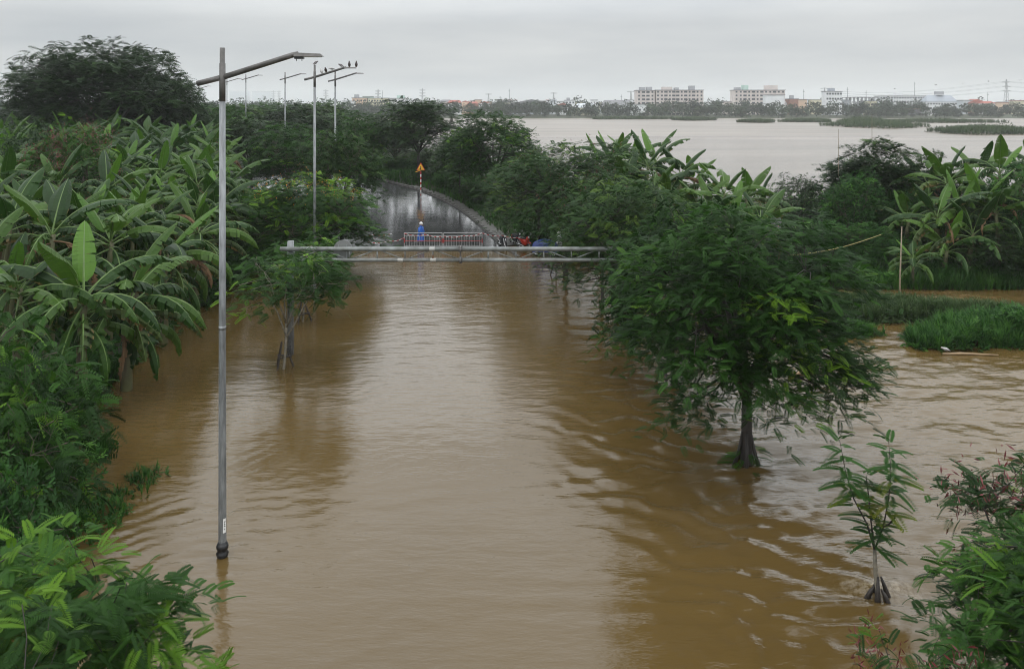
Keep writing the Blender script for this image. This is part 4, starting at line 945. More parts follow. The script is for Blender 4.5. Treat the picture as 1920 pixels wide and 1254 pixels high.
# birds in flight far over the river
for i, (px, py, D, lb) in enumerate([(1755, 160, 250, 'tiny bird flying over the river left of the white school'), (1805, 157, 260, 'tiny bird in the sky left of the tall pylon'), (1853, 153, 255, 'tiny bird flying close left of the pylon top'), (1912, 151, 240, 'tiny bird flying right of the pylon top'), (1678, 167, 270, 'tiny bird flying above the mast by the school')]):
    m = MB(); m.tube([(-0.3, 0, 0), (-0.1, 0, 0.02), (0.2, 0, 0)], [0.02, 0.09, 0.03], 6)
    for s in (-1, 1): m.add([(0.08, 0, 0), (-0.08, 0, 0), (-0.1, s * 0.5, 0.22), (0.06, s * 0.45, 0.22), (-0.12, s * 0.9, 0.08)], [(0, 1, 2, 3), (3, 2, 4)])
    tag(obj('flying_bird', m.mesh('flying_bird', 'bird'), None, (X(px, D), D, Z(py, D)), (0, 0, i * 1.3)), lb, 'bird', 'birds flying over the river')

# ---------------------------------------------------------------- height gantry
GLX, GLY = gp(545, 668); GRX, GRY = gp(1185, 660)
gy = (GLY + GRY) / 2; gt = thing('height_gantry', 'grey steel height limit gantry with a truss spanning the flooded road', 'gantry', (0, gy, 0))
for px, top, nm in ((545, 452, 'post'), (1185, 458, 'post')):
    p = MB().tube([(X(px, gy), 0, -0.6), (X(px, gy), 0, 2.2), (X(px, gy), 0, Z(top, gy))], [0.135, 0.133, 0.13], 20); po = part(nm, p, 'galv', gt, True); 
    if px == 545:   # black spray marks running down the post
        k = MB(); xx = X(px, gy); f = -0.139
        S = [((-.05, 1.12), (.05, 1.12)), ((.05, 1.12), (.05, 1.0)), ((0.0, 1.12), (0, 1.02)), ((-.06, 0.93), (.05, .96)), ((.05, .96), (-.03, .84)), ((-.05, .76), (.06, .79)), ((.06, .79), (.0, .70)), ((0, .70), (.06, .64)), ((.06, .64), (-.05, .60)), ((-.04, .54), (.03, .60))]
        for (a0, z0), (a1, z1) in S:
            pts = []
            for q in range(4):
                a_ = a0 + (a1 - a0) * q / 3; zz = z0 + (z1 - z0) * q / 3; an = -PI / 2 + a_ / 0.136; pts.append((xx + math.cos(an) * 0.136, math.sin(an) * 0.136, zz - 0.4 + 0.75 * 0))
            k.tube(pts, 0.008, 5)
        part('spray_mark', k, 'black', po)
zt_, zb_ = Z(465.5, gy), Z(486, gy)
xa, xb, xm = X(528, gy), X(1215, gy), X(864, gy)
for z_ in (zt_, zb_):
    for a, b in (((xa if z_ == zt_ else X(552, gy)), xm - 0.03), (xm + 0.03, xb)):
        part('chord', MB().tube([(a, -0.18, z_), ((a + b) / 2, -0.18, z_), (b, -0.18, z_)], 0.088 if z_ == zt_ else 0.078, 14), 'truss', gt, True)
for i in range(-6, 7):
    px = 864 + i * 51.7; xx = X(px, gy)
    if px < 540: continue
    if i: part('vertical_strut', MB().tube([(xx, -0.18, zb_ + .05), (xx, -0.18, zt_ - .05)], 0.032 if i % 2 else 0.026, 8), 'truss', gt, True)
    if i < 6:
        d = 0.11; bot = (i % 2 == 0); a = (xx + d, -0.18, (zb_ + .05) if bot else (zt_ - .05)); b = (X(px + 51.7, gy) - d, -0.18, (zt_ - .05) if bot else (zb_ + .05))
        part('diagonal_brace', MB().tube([a, b], 0.024, 8), 'truss', gt, True)
fl = MB().box((xm, -0.18, (zt_ + zb_) / 2), (0.05, 0.10, 0.72))
for z_ in (zt_, zb_):
    fl.tube([(xm - 0.03, -0.18, z_), (xm + 0.03, -0.18, z_)], 0.15, 12)
    for a in range(6): an = a * PI / 3; fl.tube([(xm - 0.07, -0.18 + 0.12 * math.cos(an), z_ + 0.12 * math.sin(an)), (xm + 0.07, -0.18 + 0.12 * math.cos(an), z_ + 0.12 * math.sin(an))], 0.014, 5)
part('flange_joint', fl, 'galv_dark', gt, label='bolted flange joint in the middle of the truss')
for px, z_, r_ in ((811, zt_, 0.0895), (813, zb_, 0.080), (752, zb_, 0.080)):
    part('tape_wrap', MB().tube([(X(px - 5, gy), -0.18, z_), (X(px + 5, gy), -0.18, z_)], r_, 14, cap=False), 'silver_tape', gt, True)
part('rust_patch', MB().tube([(X(811.5, gy), -0.18, zb_ - .085), (X(813.5, gy), -0.18, zb_ - .085)], 0.03, 8).tube([(X(812.7, gy), -0.185, zb_ + .05), (X(812.7, gy), -0.185, zb_ + .2)], 0.034, 8), 'rust', gt, label='rust stain below the truss middle')
sg = MB(); cx_, cz_ = X(643, gy), Z(468, gy); rr = 0.385; n = 28
P = [(cx_ + rr * math.cos(2 * PI * k / n), y_, cz_ + rr * math.sin(2 * PI * k / n)) for y_ in (0.02, 0.045) for k in range(n)]
sg.add(P, [tuple(range(n)), tuple(range(2 * n - 1, n - 1, -1))] + [(k, k + n, (k + 1) % n + n, (k + 1) % n) for k in range(n)])
so = part('round_sign', sg, 'signback', gt, label='round sign seen from its plain grey back')
for s in (-0.16, 0.16): part('bracket', MB().box((cx_ + s, -0.10, cz_ - 0.1), (0.03, 0.03, 0.62)), 'galv', so)

# ---------------------------------------------------------------- stake tripods
def tripod(x, y, h, r_, label, n=3, rot=0.3, z=-0.5):
    t = thing('tree_stakes', label, 'tree stakes', (x, y, z), rot, 'wooden stakes bracing the roadside trees'); H = h - z
    for k in range(n):
        a = 2 * PI * k / n; part('stake', MB().tube([(math.cos(a) * r_ * (1 + 0.5 / H), math.sin(a) * r_ * (1 + 0.5 / H), 0), (math.cos(a) * 0.07, math.sin(a) * 0.07, H)], [0.04, 0.032], 7), 'stake', t)
    for k in range(n):
        for f in ((0.62,) if H < 1.6 else (0.55, 0.92)):
            a, b = 2 * PI * k / n, 2 * PI * (k + 1) / n; q = r_ * (1 - f) * 1.25 + 0.08; e = 1.25
            A, B = Vector((math.cos(a) * q, math.sin(a) * q, H * f)), Vector((math.cos(b) * q, math.sin(b) * q, H * f)); c = (A + B) / 2
            part('crosspiece', MB().tube([c + (A - c) * e, c + (B - c) * e], 0.028, 6), 'stake', t)
for px, py, h, r_, lb in ((530, 688, 0.95, 0.42, 'stake tripod with two braces around the thin sapling left of the gantry post'), (567, 604, 0.95, 0.45, 'stake tripod behind the left gantry post'), (1160, 630, 0.85, 0.42, 'stake tripod with cross braces left of the right gantry post'),
                          (1250, 720, 0.75, 0.5, 'short dark stakes beside the trunk left of the largest tree'), (1045, 518, 1.25, 0.55, 'tall leaning stakes at the trunk below the right part of the gantry')):
    x, y = gp(px, py); tripod(x, y, h, r_, lb, 3 if px != 1160 else 4)

# ---------------------------------------------------------------- young sapling at lower right
sp = thing('sapling', 'young three stemmed sapling with yellowing fronds in the rushing water at lower right', 'tree', (SAP[0], SAP[1], 0))
u = SAP[1] / FPX
def sx(px, py, dy=0): return Vector(((px - 1647) * u, dy, (1120 - py) * u))
m = MB().tube([sx(1647, 1135), sx(1645, 1100), sx(1641, 1060), sx(1640, 1030)], [0.06, 0.052, 0.042, 0.036], 9); part('trunk', m, 'bark_pale', sp, True)
stems = [[sx(1640, 1030), sx(1628, 985, .05), sx(1605, 940, .1), sx(1590, 890, .12), sx(1578, 828, .1)], [sx(1640, 1030), sx(1654, 985, -.05), sx(1662, 930, -.1), sx(1667, 880, -.08), sx(1666, 826, 0)], [sx(1640, 1030), sx(1637, 980, .1), sx(1634, 930, .15), sx(1632, 900, .2)], [sx(1650, 990, 0), sx(1662, 978, -.1), sx(1672, 962, -.15)]]
for s_ in stems: part('stem', MB().tube(s_, [0.022, 0.017, 0.013, 0.009, 0.005][:len(s_)] if len(s_) > 3 else 0.018, 6), 'bark_wet', sp)
FM = {}
def frond_mesh(tv, seed):
    r = np.random.default_rng(seed); V, F = frond_t(15, 0.044, 0.40, 0.30, 0.010); return np_mesh('frond', V, F, MAT['yellowing'], tint=np.clip(tv + r.normal(size=len(F)) * 0.06, 0, 1))
FRM = [frond_mesh(v, i) for i, v in enumerate((0.15, 0.3, 0.42, 0.58, 0.85))]
for si, (s_, t0, t1, n_) in enumerate([(stems[0], 0.42, 1.0, 24), (stems[1], 0.36, 1.0, 26), (stems[2], 0.3, 1.0, 9), ([sx(1640, 1030), sx(1638, 1000), sx(1636, 975)], 0.0, 1.0, 13)]):
    for k in range(n_):
        t = t0 + (t1 - t0) * k / (n_ - 1); q = t * (len(s_) - 1); i = min(int(q), len(s_) - 2); p = s_[i].lerp(s_[i + 1], q - i)
        az = k * 2.4 + rnd.uniform(-.4, .4); tv = rnd.choice((0, 1, 1)) if t > 0.75 or si == 3 else rnd.choice((2, 3, 3, 4) if t < 0.6 else (1, 2, 2, 3)); sc_ = rnd.uniform(0.46, 0.60) * (1.0 if t < 0.9 else 0.75)
        obj('frond', FRM[tv], sp, p, (rnd.uniform(-.2, .2), -(rnd.uniform(0.0, 0.35) + (0.6 if t > 0.95 else 0)), az), (sc_,) * 3)
st = MB()
for a, h in ((0.2, 0.42), (1.7, 0.34), (2.9, 0.25), (4.3, 0.46), (5.4, 0.2)): st.tube([(math.cos(a) * 0.27, math.sin(a) * 0.2, -0.15), (math.cos(a) * 0.15, math.sin(a) * 0.12, h * 0.45), (math.cos(a) * 0.06, math.sin(a) * 0.05, h)], [0.07, 0.045, 0.02], 7)
part('root_stump', st, 'bark_wet', sp, True, label='dark broken stump around the trunk foot')

# ---------------------------------------------------------------- warning sign
wx_, wyy = X(789, 78.5), 78.5; wz = Z(361, 78.5); ws = thing('warning_sign', 'yellow triangular warning sign with red rim on a red and white post', 'road sign', (wx_, wyy, wz)); Hs = Z(322, 78.5) - wz
nb = 8
for k in range(nb): part('post_band', MB().tube([(0, 0, Hs * k / nb), (0, 0, Hs * (k + 1) / nb)], 0.055, 10), 'red' if k % 2 else 'white', ws, label='red band' if k % 2 else 'white band')
def tri(r_, y0, y1):
    P = [(r_ * math.cos(R(90 + 120 * k)), y, Hs + 0.38 + r_ * math.sin(R(90 + 120 * k))) for y in (y0, y1) for k in range(3)]; return MB().add(P, [(0, 1, 2), (5, 4, 3), (0, 3, 4, 1), (1, 4, 5, 2), (2, 5, 3, 0)])
part('sign_rim', tri(0.52, -0.06, -0.03), 'red', ws); part('sign_face', tri(0.41, -0.066, -0.061), 'yellow', ws)
part('crossroad_symbol', MB().box((0, -0.075, Hs + 0.36), (0.07, 0.01, 0.34)).box((-0.07, -0.075, Hs + 0.30), (0.10, 0.01, 0.06)), 'black', ws)
part('side_arm', MB().box((0.42, 0, Hs + 0.02), (0.6, 0.03, 0.07)), 'yellow', ws, rot=(0, R(-18), 0))

# ---------------------------------------------------------------- crowd barriers and tape
def barrier(px0, px1, label):
    D = 56.2; x0, x1 = X(px0, D), X(px1, D); w = x1 - x0; t = thing('crowd_barrier', label, 'barrier', (x0, D, max(0.0, gz((x0 + x1) / 2, D)) ), 0.0, 'barriers across the flooded road')
    fr = MB(); 
    for x_ in (0, w): fr.tube([(x_, 0, 0), (x_, 0, 1.12)], 0.028, 7)
    fr.tube([(0, 0, 1.12), (w, 0, 1.12)], 0.026, 7); fr.tube([(0, 0, 0.92), (w, 0, 0.92)], 0.02, 7); fr.tube([(0, 0, 0.18), (w, 0, 0.18)], 0.02, 7); part('frame', fr, 'barrier', t)
    for x_ in (0, w): part('red_band', MB().tube([(x_, 0, 0.42), (x_, 0, 0.72)], 0.032, 7), 'red', t)
    part('red_rail', MB().tube([(0, 0, 0.55), (w * 0.97, 0, 0.55)], 0.018, 6), 'red', t)
    n_ = 15; me = MB().tube([(0, 0, 0.18), (0, 0, 0.92)], 0.014, 5).mesh('bar', 'barrier')
    for k in range(1, n_): obj('bar', me, t, (w * k / n_, 0, 0))
    for x_ in (0.1, w - 0.1): part('foot', MB().tube([(x_, -0.3, 0.02), (x_, 0, 0.06), (x_, 0.3, 0.02)], 0.022, 6), 'barrier', t)
barrier(758, 829, 'left crowd barrier with white bars, behind which the person in blue stands'); barrier(832, 904, 'right crowd barrier with white bars and red and white tape on it')
def tape(name, pts, label):
    m = MB(); W = 0.018; k = 0; P = []
    for i in range(len(pts) - 1):
        a, b = Vector(pts[i]), Vector(pts[i + 1]); n_ = max(2, int((b - a).length / 0.16))
        for j in range(n_): 
            p, q = a.lerp(b, j / n_), a.lerp(b, (j + 1) / n_); sag = lambda t: -0.10 * math.sin(PI * t); p.z += sag(j / n_); q.z += sag((j + 1) / n_)
            m.m = k % 2; k += 1; m.add([p + Vector((0, 0, -W)), q + Vector((0, 0, -W)), q + Vector((0, 0.004, W)), p + Vector((0, 0.004, W))], [(0, 1, 2, 3)])
    tag(obj(name, m.mesh(name, ['red', 'white'])), label, 'tape', 'red and white barrier tape')
D = 56.0
tape('barrier_tape', [(X(690, D), D, Z(453.5, D)), (X(730, D), D, Z(452, D)), (X(757, D), D, Z(446, D)), (X(758, D), D, Z(443, D))], 'warning tape running from the water left of the barriers to their left end')
tape('barrier_tape', [(X(758, D), D, Z(438, D)), (X(800, D), D, Z(440, D)), (X(832, D), D, Z(443, D)), (X(868, D), D, Z(442, D)), (X(904, D), D, Z(437, D)), (X(940, D), D, Z(441, D)), (X(976, D), D, Z(445, D))], 'warning tape draped along both barriers to the motorbikes')
tape('barrier_tape', [(X(650, 60), 60, Z(444, 60)), (X(700, 60), 60, Z(440, 60)), (X(735, 60), 60, Z(438, 60))], 'faint warning tape stretched farther up the wet road')

# ---------------------------------------------------------------- people
def person(x, y, z, yaw, label, coat, hat='helmet', H=1.66, stride=0.08):
    t = thing('person', label, 'person', (x, y, z), yaw); s = H / 1.7; t.scale = (s, s, s)
    J = [(0, 0, 0.92), (0, 0, 1.15), (0, 0, 1.36), (0.01, 0, 1.47), (0.02, 0, 1.60),
         (0, 0.10, 0.88), (0.03, 0.11, 0.48), (0.0 + stride, 0.12, 0.08), (0.14 + stride, 0.13, 0.035), (0, -0.10, 0.88), (0.02, -0.11, 0.48), (-stride, -0.12, 0.08), (0.14 - stride, -0.13, 0.035),
         (0, 0.19, 1.36), (0.03, 0.25, 1.10), (0.14, 0.20, 0.93), (0.20, 0.17, 0.90), (0, -0.19, 1.36), (0.03, -0.25, 1.10), (0.14, -0.20, 0.93), (0.20, -0.17, 0.90)]
    E = [(0, 1), (1, 2), (2, 3), (3, 4), (0, 5), (5, 6), (6, 7), (7, 8), (0, 9), (9, 10), (10, 11), (11, 12), (2, 13), (13, 14), (14, 15), (15, 16), (2, 17), (17, 18), (18, 19), (19, 20)]
    RD = [.13, .12, .13, .055, .085, .09, .06, .045, .04, .09, .06, .045, .04, .06, .045, .035, .035, .06, .045, .035, .035]
    me = bpy.data.meshes.new('body'); me.from_pydata(J, E, []); me.materials.append(MAT['trousers']); o = obj('body', me, t)
    o.modifiers.new('skin', 'SKIN'); sv = me.skin_vertices[0].data if me.skin_vertices else None
    if sv is None: me.skin_vertices  # layer is added with the modifier
    if me.skin_vertices:
        for i, v in enumerate(me.skin_vertices[0].data): v.radius = (RD[i], RD[i]); v.use_root = (i == 0)
    smooth_mod(o, 1)
    h = MB().ball((0.03, 0, 1.60), 0.098, 12, 8, (1.0, 0.85, 1.2)); h.ball((0.13, 0, 1.595), 0.018, 6, 4); h.ball((0.03, 0.085, 1.59), 0.022, 6, 4); h.ball((0.03, -0.085, 1.59), 0.022, 6, 4); hd = part('head', h, 'skin', t, True)
    for e_ in (-.035, .035): part('eye', MB().ball((0.118, e_, 1.62), 0.012, 6, 4), 'black', hd)
    part('mouth', MB().box((0.12, 0, 1.545), (0.012, 0.045, 0.01)), 'red', hd)
    for s_ in (-1, 1):
        q = MB().ball((0.21, s_ * 0.165, 0.885), 0.035, 8, 5, (1.2, 0.5, 1))
        for f in range(4): q.tube([(0.225, s_ * 0.165, 0.905 - f * 0.017), (0.265, s_ * 0.16, 0.90 - f * 0.018), (0.285 - 0.004 * f, s_ * 0.145, 0.885 - f * 0.017)], [0.009, 0.008, 0.006], 5)
        q.tube([(0.205, s_ * 0.15, 0.905), (0.235, s_ * 0.125, 0.915)], [0.010, 0.008], 5); part('hand', q, 'skin', t, True)
    c = MB(); rings = [((0.0, 0, 0.42), 0.27, 0.31), ((0.01, 0, 0.60), 0.235, 0.285), ((0.0, 0, 0.85), 0.20, 0.27), ((0, 0, 1.10), 0.18, 0.265), ((0, 0, 1.28), 0.165, 0.25), ((0, 0, 1.38), 0.13, 0.21), ((0.0, 0, 1.45), 0.085, 0.10), ((0.0, 0, 1.52), 0.10, 0.11)]
    c.loft(rings, cap=False)
    for i, v in enumerate(c.v):
        k = i % 12; w_ = 1 + 0.07 * math.sin(k * 2.7 + i // 12) * (1.4 - v[2]) if v[2] < 1.3 else 1; c.v[i] = (v[0] * w_, v[1] * w_, v[2])
    for s_ in (-1, 1): c.tube([(0, s_ * 0.17, 1.38), (0.03, s_ * 0.26, 1.12), (0.13, s_ * 0.21, 0.94)], [0.08, 0.075, 0.065], 8)
    part('raincoat', c, coat, t, True)
    if hat: hm = MB().ball((0.02, 0, 1.65), 0.125, 14, 8, (1.08, 0.95, 0.95)); hm.add([(0.10, -.07, 1.66), (0.10, .07, 1.66), (0.19, .045, 1.645), (0.19, -.045, 1.645)], [(0, 1, 2, 3), (3, 2, 1, 0)]); part('helmet', hm, hat, t, True)
    return t
person(X(789, 57.2), 57.2, max(0.02, gz(X(789, 57.2), 57.2)), R(-30), 'person in a long blue raincoat and white helmet standing at the barriers', 'blue')
person(X(1049, 53.5), 53.5, max(0.0, gz(X(1049, 53.5), 53.5)), R(200), 'person in a pale raincoat and white helmet beside the braced tree trunk', 'paleraincoat', H=1.6)
person(X(1455, 47.5), 47.5, Z(449, 47.5), R(250), 'person in grey with a dark cap half hidden in the right bank thicket', 'signback', hat='black', H=1.6)

# ---------------------------------------------------------------- motorbikes
def torus(m, c, R_, r_, n=18, k=6):
    V = []; 
    for i in range(n):
        a = 2 * PI * i / n
        for j in range(k): b = 2 * PI * j / k; q = R_ + r_ * math.cos(b); V.append((c[0] + q * math.cos(a), c[1] + r_ * math.sin(b), c[2] + q * math.sin(a)))
    return m.add(V, [(i * k + j, i * k + (j + 1) % k, ((i + 1) % n) * k + (j + 1) % k, ((i + 1) % n) * k + j) for i in range(n) for j in range(k)])
def motorbike(x, y, yaw, label, paint, top=None):
    t = thing('motorbike', label, 'motorbike', (x, y, max(0.0, gz(x, y))), yaw, 'motorbikes parked beside the barriers')
    for cx in (-0.62, 0.62):
        w = part('wheel', torus(MB(), (cx, 0, 0.29), 0.25, 0.05), 'rubber', t, True); rm = torus(MB(), (cx, 0, 0.29), 0.20, 0.015, 16, 5); rm.tube([(cx, -.05, .29), (cx, .05, .29)], .04, 8)
        for k in range(6): a = k * PI / 3; rm.tube([(cx, 0, .29), (cx + .2 * math.cos(a), 0, .29 + .2 * math.sin(a))], .009, 4)
        part('rim', rm, 'chrome', w)
    b = MB(); b.loft([((0.02, 0, 0.30), 0.24, 0.07), ((0.0, 0, 0.42), 0.33, 0.11), ((-0.10, 0, 0.56), 0.42, 0.12), ((-0.16, 0, 0.68), 0.40, 0.10), ((-0.2, 0, 0.72), 0.36, 0.08)]); b.loft([((0.42, 0, 0.42), 0.10, 0.14), ((0.40, 0, 0.66), 0.10, 0.17), ((0.42, 0, 0.88), 0.10, 0.13), ((0.45, 0, 0.95), 0.06, 0.08)])
    part('body', b, paint, t, True); part('seat', MB().loft([((-0.22, 0, 0.72), 0.34, 0.11), ((-0.22, 0, 0.78), 0.36, 0.125), ((-0.24, 0, 0.81), 0.31, 0.10)]), 'black', t, True)
    part('fork', MB().tube([(0.62, -.07, .29), (0.44, -.07, .86)], .022, 6).tube([(0.62, .07, .29), (0.44, .07, .86)], .022, 6), 'chrome', t)
    part('mudguard', MB().loft([((0.62, 0, 0.50), 0.22, 0.055), ((0.61, 0, 0.57), 0.19, 0.06), ((0.60, 0, 0.59), 0.08, 0.04)]), paint, t, True)
    hb = part('handlebar', MB().tube([(0.34, -.34, 1.0), (0.42, -.12, 0.96), (0.42, .12, .96), (0.34, .34, 1.0)], .018, 6), 'black', t)
    for s_ in (-1, 1): part('mirror', MB().tube([(0.37, s_ * .25, .98), (0.36, s_ * .3, 1.14)], .007, 4).ball((0.36, s_ * .31, 1.17), .055, 8, 5, (.3, 1, .7)), 'chrome', hb)
    part('headlight', MB().ball((0.52, 0, .90), .075, 10, 6, (.5, 1, .9)), 'white', t, True); part('tail_light', MB().box((-0.60, 0, .66), (.06, .12, .06)), 'red', t); part('exhaust', MB().tube([(0.1, -.13, .26), (-0.75, -.15, .34)], [.025, .05], 8), 'chrome', t, True)
    part('number_plate', MB().box((-0.70, 0, .50), (.01, .18, .13)), 'white', t)
    return t
motorbike(X(942, 56.6), 56.6, R(-70), 'black motorbike parked at the kerb, nearest to the barriers', 'bike_black')
motorbike(X(968, 57.5), 57.5, R(-60), 'black motorbike with tall mirrors between the kerb bike and the red one', 'bike_black')
motorbike(X(983, 56.0), 56.0, R(-55), 'red motorbike parked on the grass by the flood edge', 'bike_red')
bk = motorbike(X(1022, 53.5), 53.5, R(-20), 'dark motorbike mostly covered by a blue sheet', 'bike_black')
c = MB(); g = random.Random(4); prof = [(0.30, 1.0, 0.42), (0.55, 0.98, 0.40), (0.85, 0.85, 0.30), (1.0, 0.62, 0.24), (1.10, 0.34, 0.16), (1.14, 0.12, 0.06)]
n = 24; V = []
for z_, rx, ry in prof:
    for k in range(n): a = 2 * PI * k / n; q = 1 + 0.09 * math.sin(5 * a + z_ * 2) * (1.2 - z_) + g.uniform(-.02, .02); V.append((rx * q * math.cos(a), ry * q * math.sin(a), z_ + 0.05 * math.sin(3 * a) * (1 - z_)))
c.add(V, [(i * n + k, i * n + (k + 1) % n, (i + 1) * n + (k + 1) % n, (i + 1) * n + k) for i in range(len(prof) - 1) for k in range(n)] + [tuple(range((len(prof) - 1) * n, len(prof) * n))])
tag(obj('tarpaulin', c.mesh('tarpaulin', 'tarp', True), None, bk.location, (0, 0, R(-20))), 'blue sheet draped over the motorbike next to the braced tree', 'tarpaulin')

# ---------------------------------------------------------------- small things in and by the water
x, y = X(1690, 42), 42.0
tag(obj('marker_pole', MB().tube([(0, 0, -0.8), (0.03, 0, 1.0), (0.13, 0, Z(425, 42))], [0.05, 0.045, 0.025], 7).mesh('marker_pole', 'bamboopole', True), None, (x - 0.1, y, 0)), 'thin pale pole standing upright in the torn water', 'pole')
a, b = Vector((X(1468, 40), 40, Z(480, 40))), Vector((X(1652, 43), 43, Z(440, 43)))
tag(obj('rope', MB().tube([a.lerp(b, k / 10) - Vector((0, 0, 0.22 * math.sin(PI * k / 10))) for k in range(11)], 0.015, 5).mesh('rope', 'rope', True)), 'yellow rope stretched from the large tree towards the small banana', 'rope')
for px0, px1, py, lb, r_ in ((1768, 1872, 665, 'long thin log at the foot of the grassy weed mound', 0.05), (1480, 1532, 702, 'pale log drifting right of the large tree', 0.06), (1520, 1560, 730, 'short stick floating below the drifting log', 0.04)):
    x0, y0 = gp(px0, py + (5 if px0 == 1480 else 0)); x1, y1 = gp(px1, py + 2 - (12 if px0 == 1480 else 0)); tag(obj('floating_log', MB().tube([(x0, y0, 0.03), ((x0 * 2 + x1) / 3, (y0 * 2 + y1) / 3 + 0.05, 0.05), (x1, y1, 0.03)], [r_, r_ * 1.1, r_ * 0.5], 8).mesh('floating_log', 'log', True)), lb, 'log', 'logs adrift in the flood')
x, y = gp(1776, 662); bird(x, y, 0.06, R(170), 'white bird standing on the thin log by the grassy mound', True, 0.35, group=None)
# stray bamboo culms over the river
for px, D, t0, t1, lb in ((1572, 56, 242, 300, 'thin bare pole standing above the bamboo, left'), (1635, 57, 215, 262, 'thin bare culm sticking out of the bamboo top')):
    tag(obj('bare_culm', MB().tube([(0, 0, Z(t1 + 30, D)), (0, 0, Z(t0, D))], [0.025, 0.012], 5).mesh('bare_culm', 'bamboopole'), None, (X(px, D), D, 0)), lb, 'pole')

# ---------------------------------------------------------------- far bank: trees, buildings, pylons, hills
g = np.random.default_rng(77)
def far_wood(name, label, n, xr, yr, hr, seed, leaf=1.3, per=60, zb=1.0, gapf=0.0):
    g = np.random.default_rng(seed); cx = g.uniform(*xr, n); cyy = g.uniform(*yr, n); h = g.uniform(*hr, n) * (0.75 + 0.5 * vnoise(cx * 0.02, cyy * 0.02, 3)); r_ = h * g.uniform(0.4, 0.65, n)
    k = per; d = g.normal(size=(n, k, 3)); d /= np.linalg.norm(d, axis=2)[..., None]; d[..., 2] = np.abs(d[..., 2]) * 1.3 - 0.35; q = g.uniform(0.6, 1.05, (n, k, 1))
    pos = np.stack([cx, cyy, zb + h * 0.45], 1)[:, None] + d * q * np.stack([r_, r_, h * 0.55], 1)[:, None]; pos = pos.reshape(-1, 3); m_ = n * k
    V, F = inst(LF, pos, rots(g.uniform(0, 6.28, m_), g.uniform(-.3, .9, m_), g.normal(size=m_) * .6), g.uniform(0.7, 1.5, m_) * leaf)
    tn = np.repeat(g.normal(size=n) * 0.22 + 0.42, k) + g.normal(size=m_) * 0.1
    tag(obj(name, np_mesh(name, V, F, MAT['fartree'], tint=np.repeat(tn, len(LF[1])))), label, 'woods', kind='stuff')
far_wood('far_bank_trees', 'hazy belt of trees along the far river bank', 620, (-420, 720), (612, 690), (6.5, 14), 1, 2.1, 66)
far_wood('far_bank_scrub', 'low scrub at the far waterline', 420, (-420, 720), (603, 622), (2.0, 4.5), 2, 1.6, 26)
far_wood('far_bank_trees', 'second belt of trees among the far houses', 340, (-700, 900), (720, 900), (8, 16), 3, 3.0, 30)
far_wood('left_horizon_wood', 'misty wood on the horizon at far left', 260, (-1000, -230), (520, 640), (8, 14), 4, 3.0, 30)

WALLC = {'apt': mat('apartment_plaster', (0.56, 0.50, 0.47), 0.8, 0.12, 0.2), 'apt2': mat('stairwell_grey', (0.33, 0.34, 0.36), 0.8, 0.1, 0.2), 'whitew': mat('white_render', (0.70, 0.71, 0.72), 0.8, 0.08, 0.2), 'cream': mat('cream_render', (0.62, 0.58, 0.42), 0.8, 0.1, 0.2),
         'grey': mat('grey_cladding', (0.30, 0.33, 0.37), 0.6, 0.1, 0.1), 'redroof': mat('red_roof_tile', (0.30, 0.085, 0.06), 0.7, 0.2, 0.5), 'orange': mat('orange_brick', (0.28, 0.14, 0.10), 0.8, 0.2, 0.5), 'green': mat('pale_green_render', (0.42, 0.56, 0.50), 0.8, 0.1, 0.2),
         'darkroof': mat('dark_roof', (0.16, 0.16, 0.17), 0.7, 0.2, 0.3), 'peach': mat('peach_render', (0.60, 0.44, 0.32), 0.8, 0.1, 0.2), 'silver': mat('pale_metal_roof', (0.50, 0.53, 0.56), 0.4, 0.1, 0.2)}
MAT.update(WALLC)
WIN = MB().box((0, 0, 0), (1.5, 0.22, 1.5)).mesh('window', 'window'); WIN2 = MB().box((0, 0, 0), (2.8, 0.22, 1.5)).mesh('window', 'window')
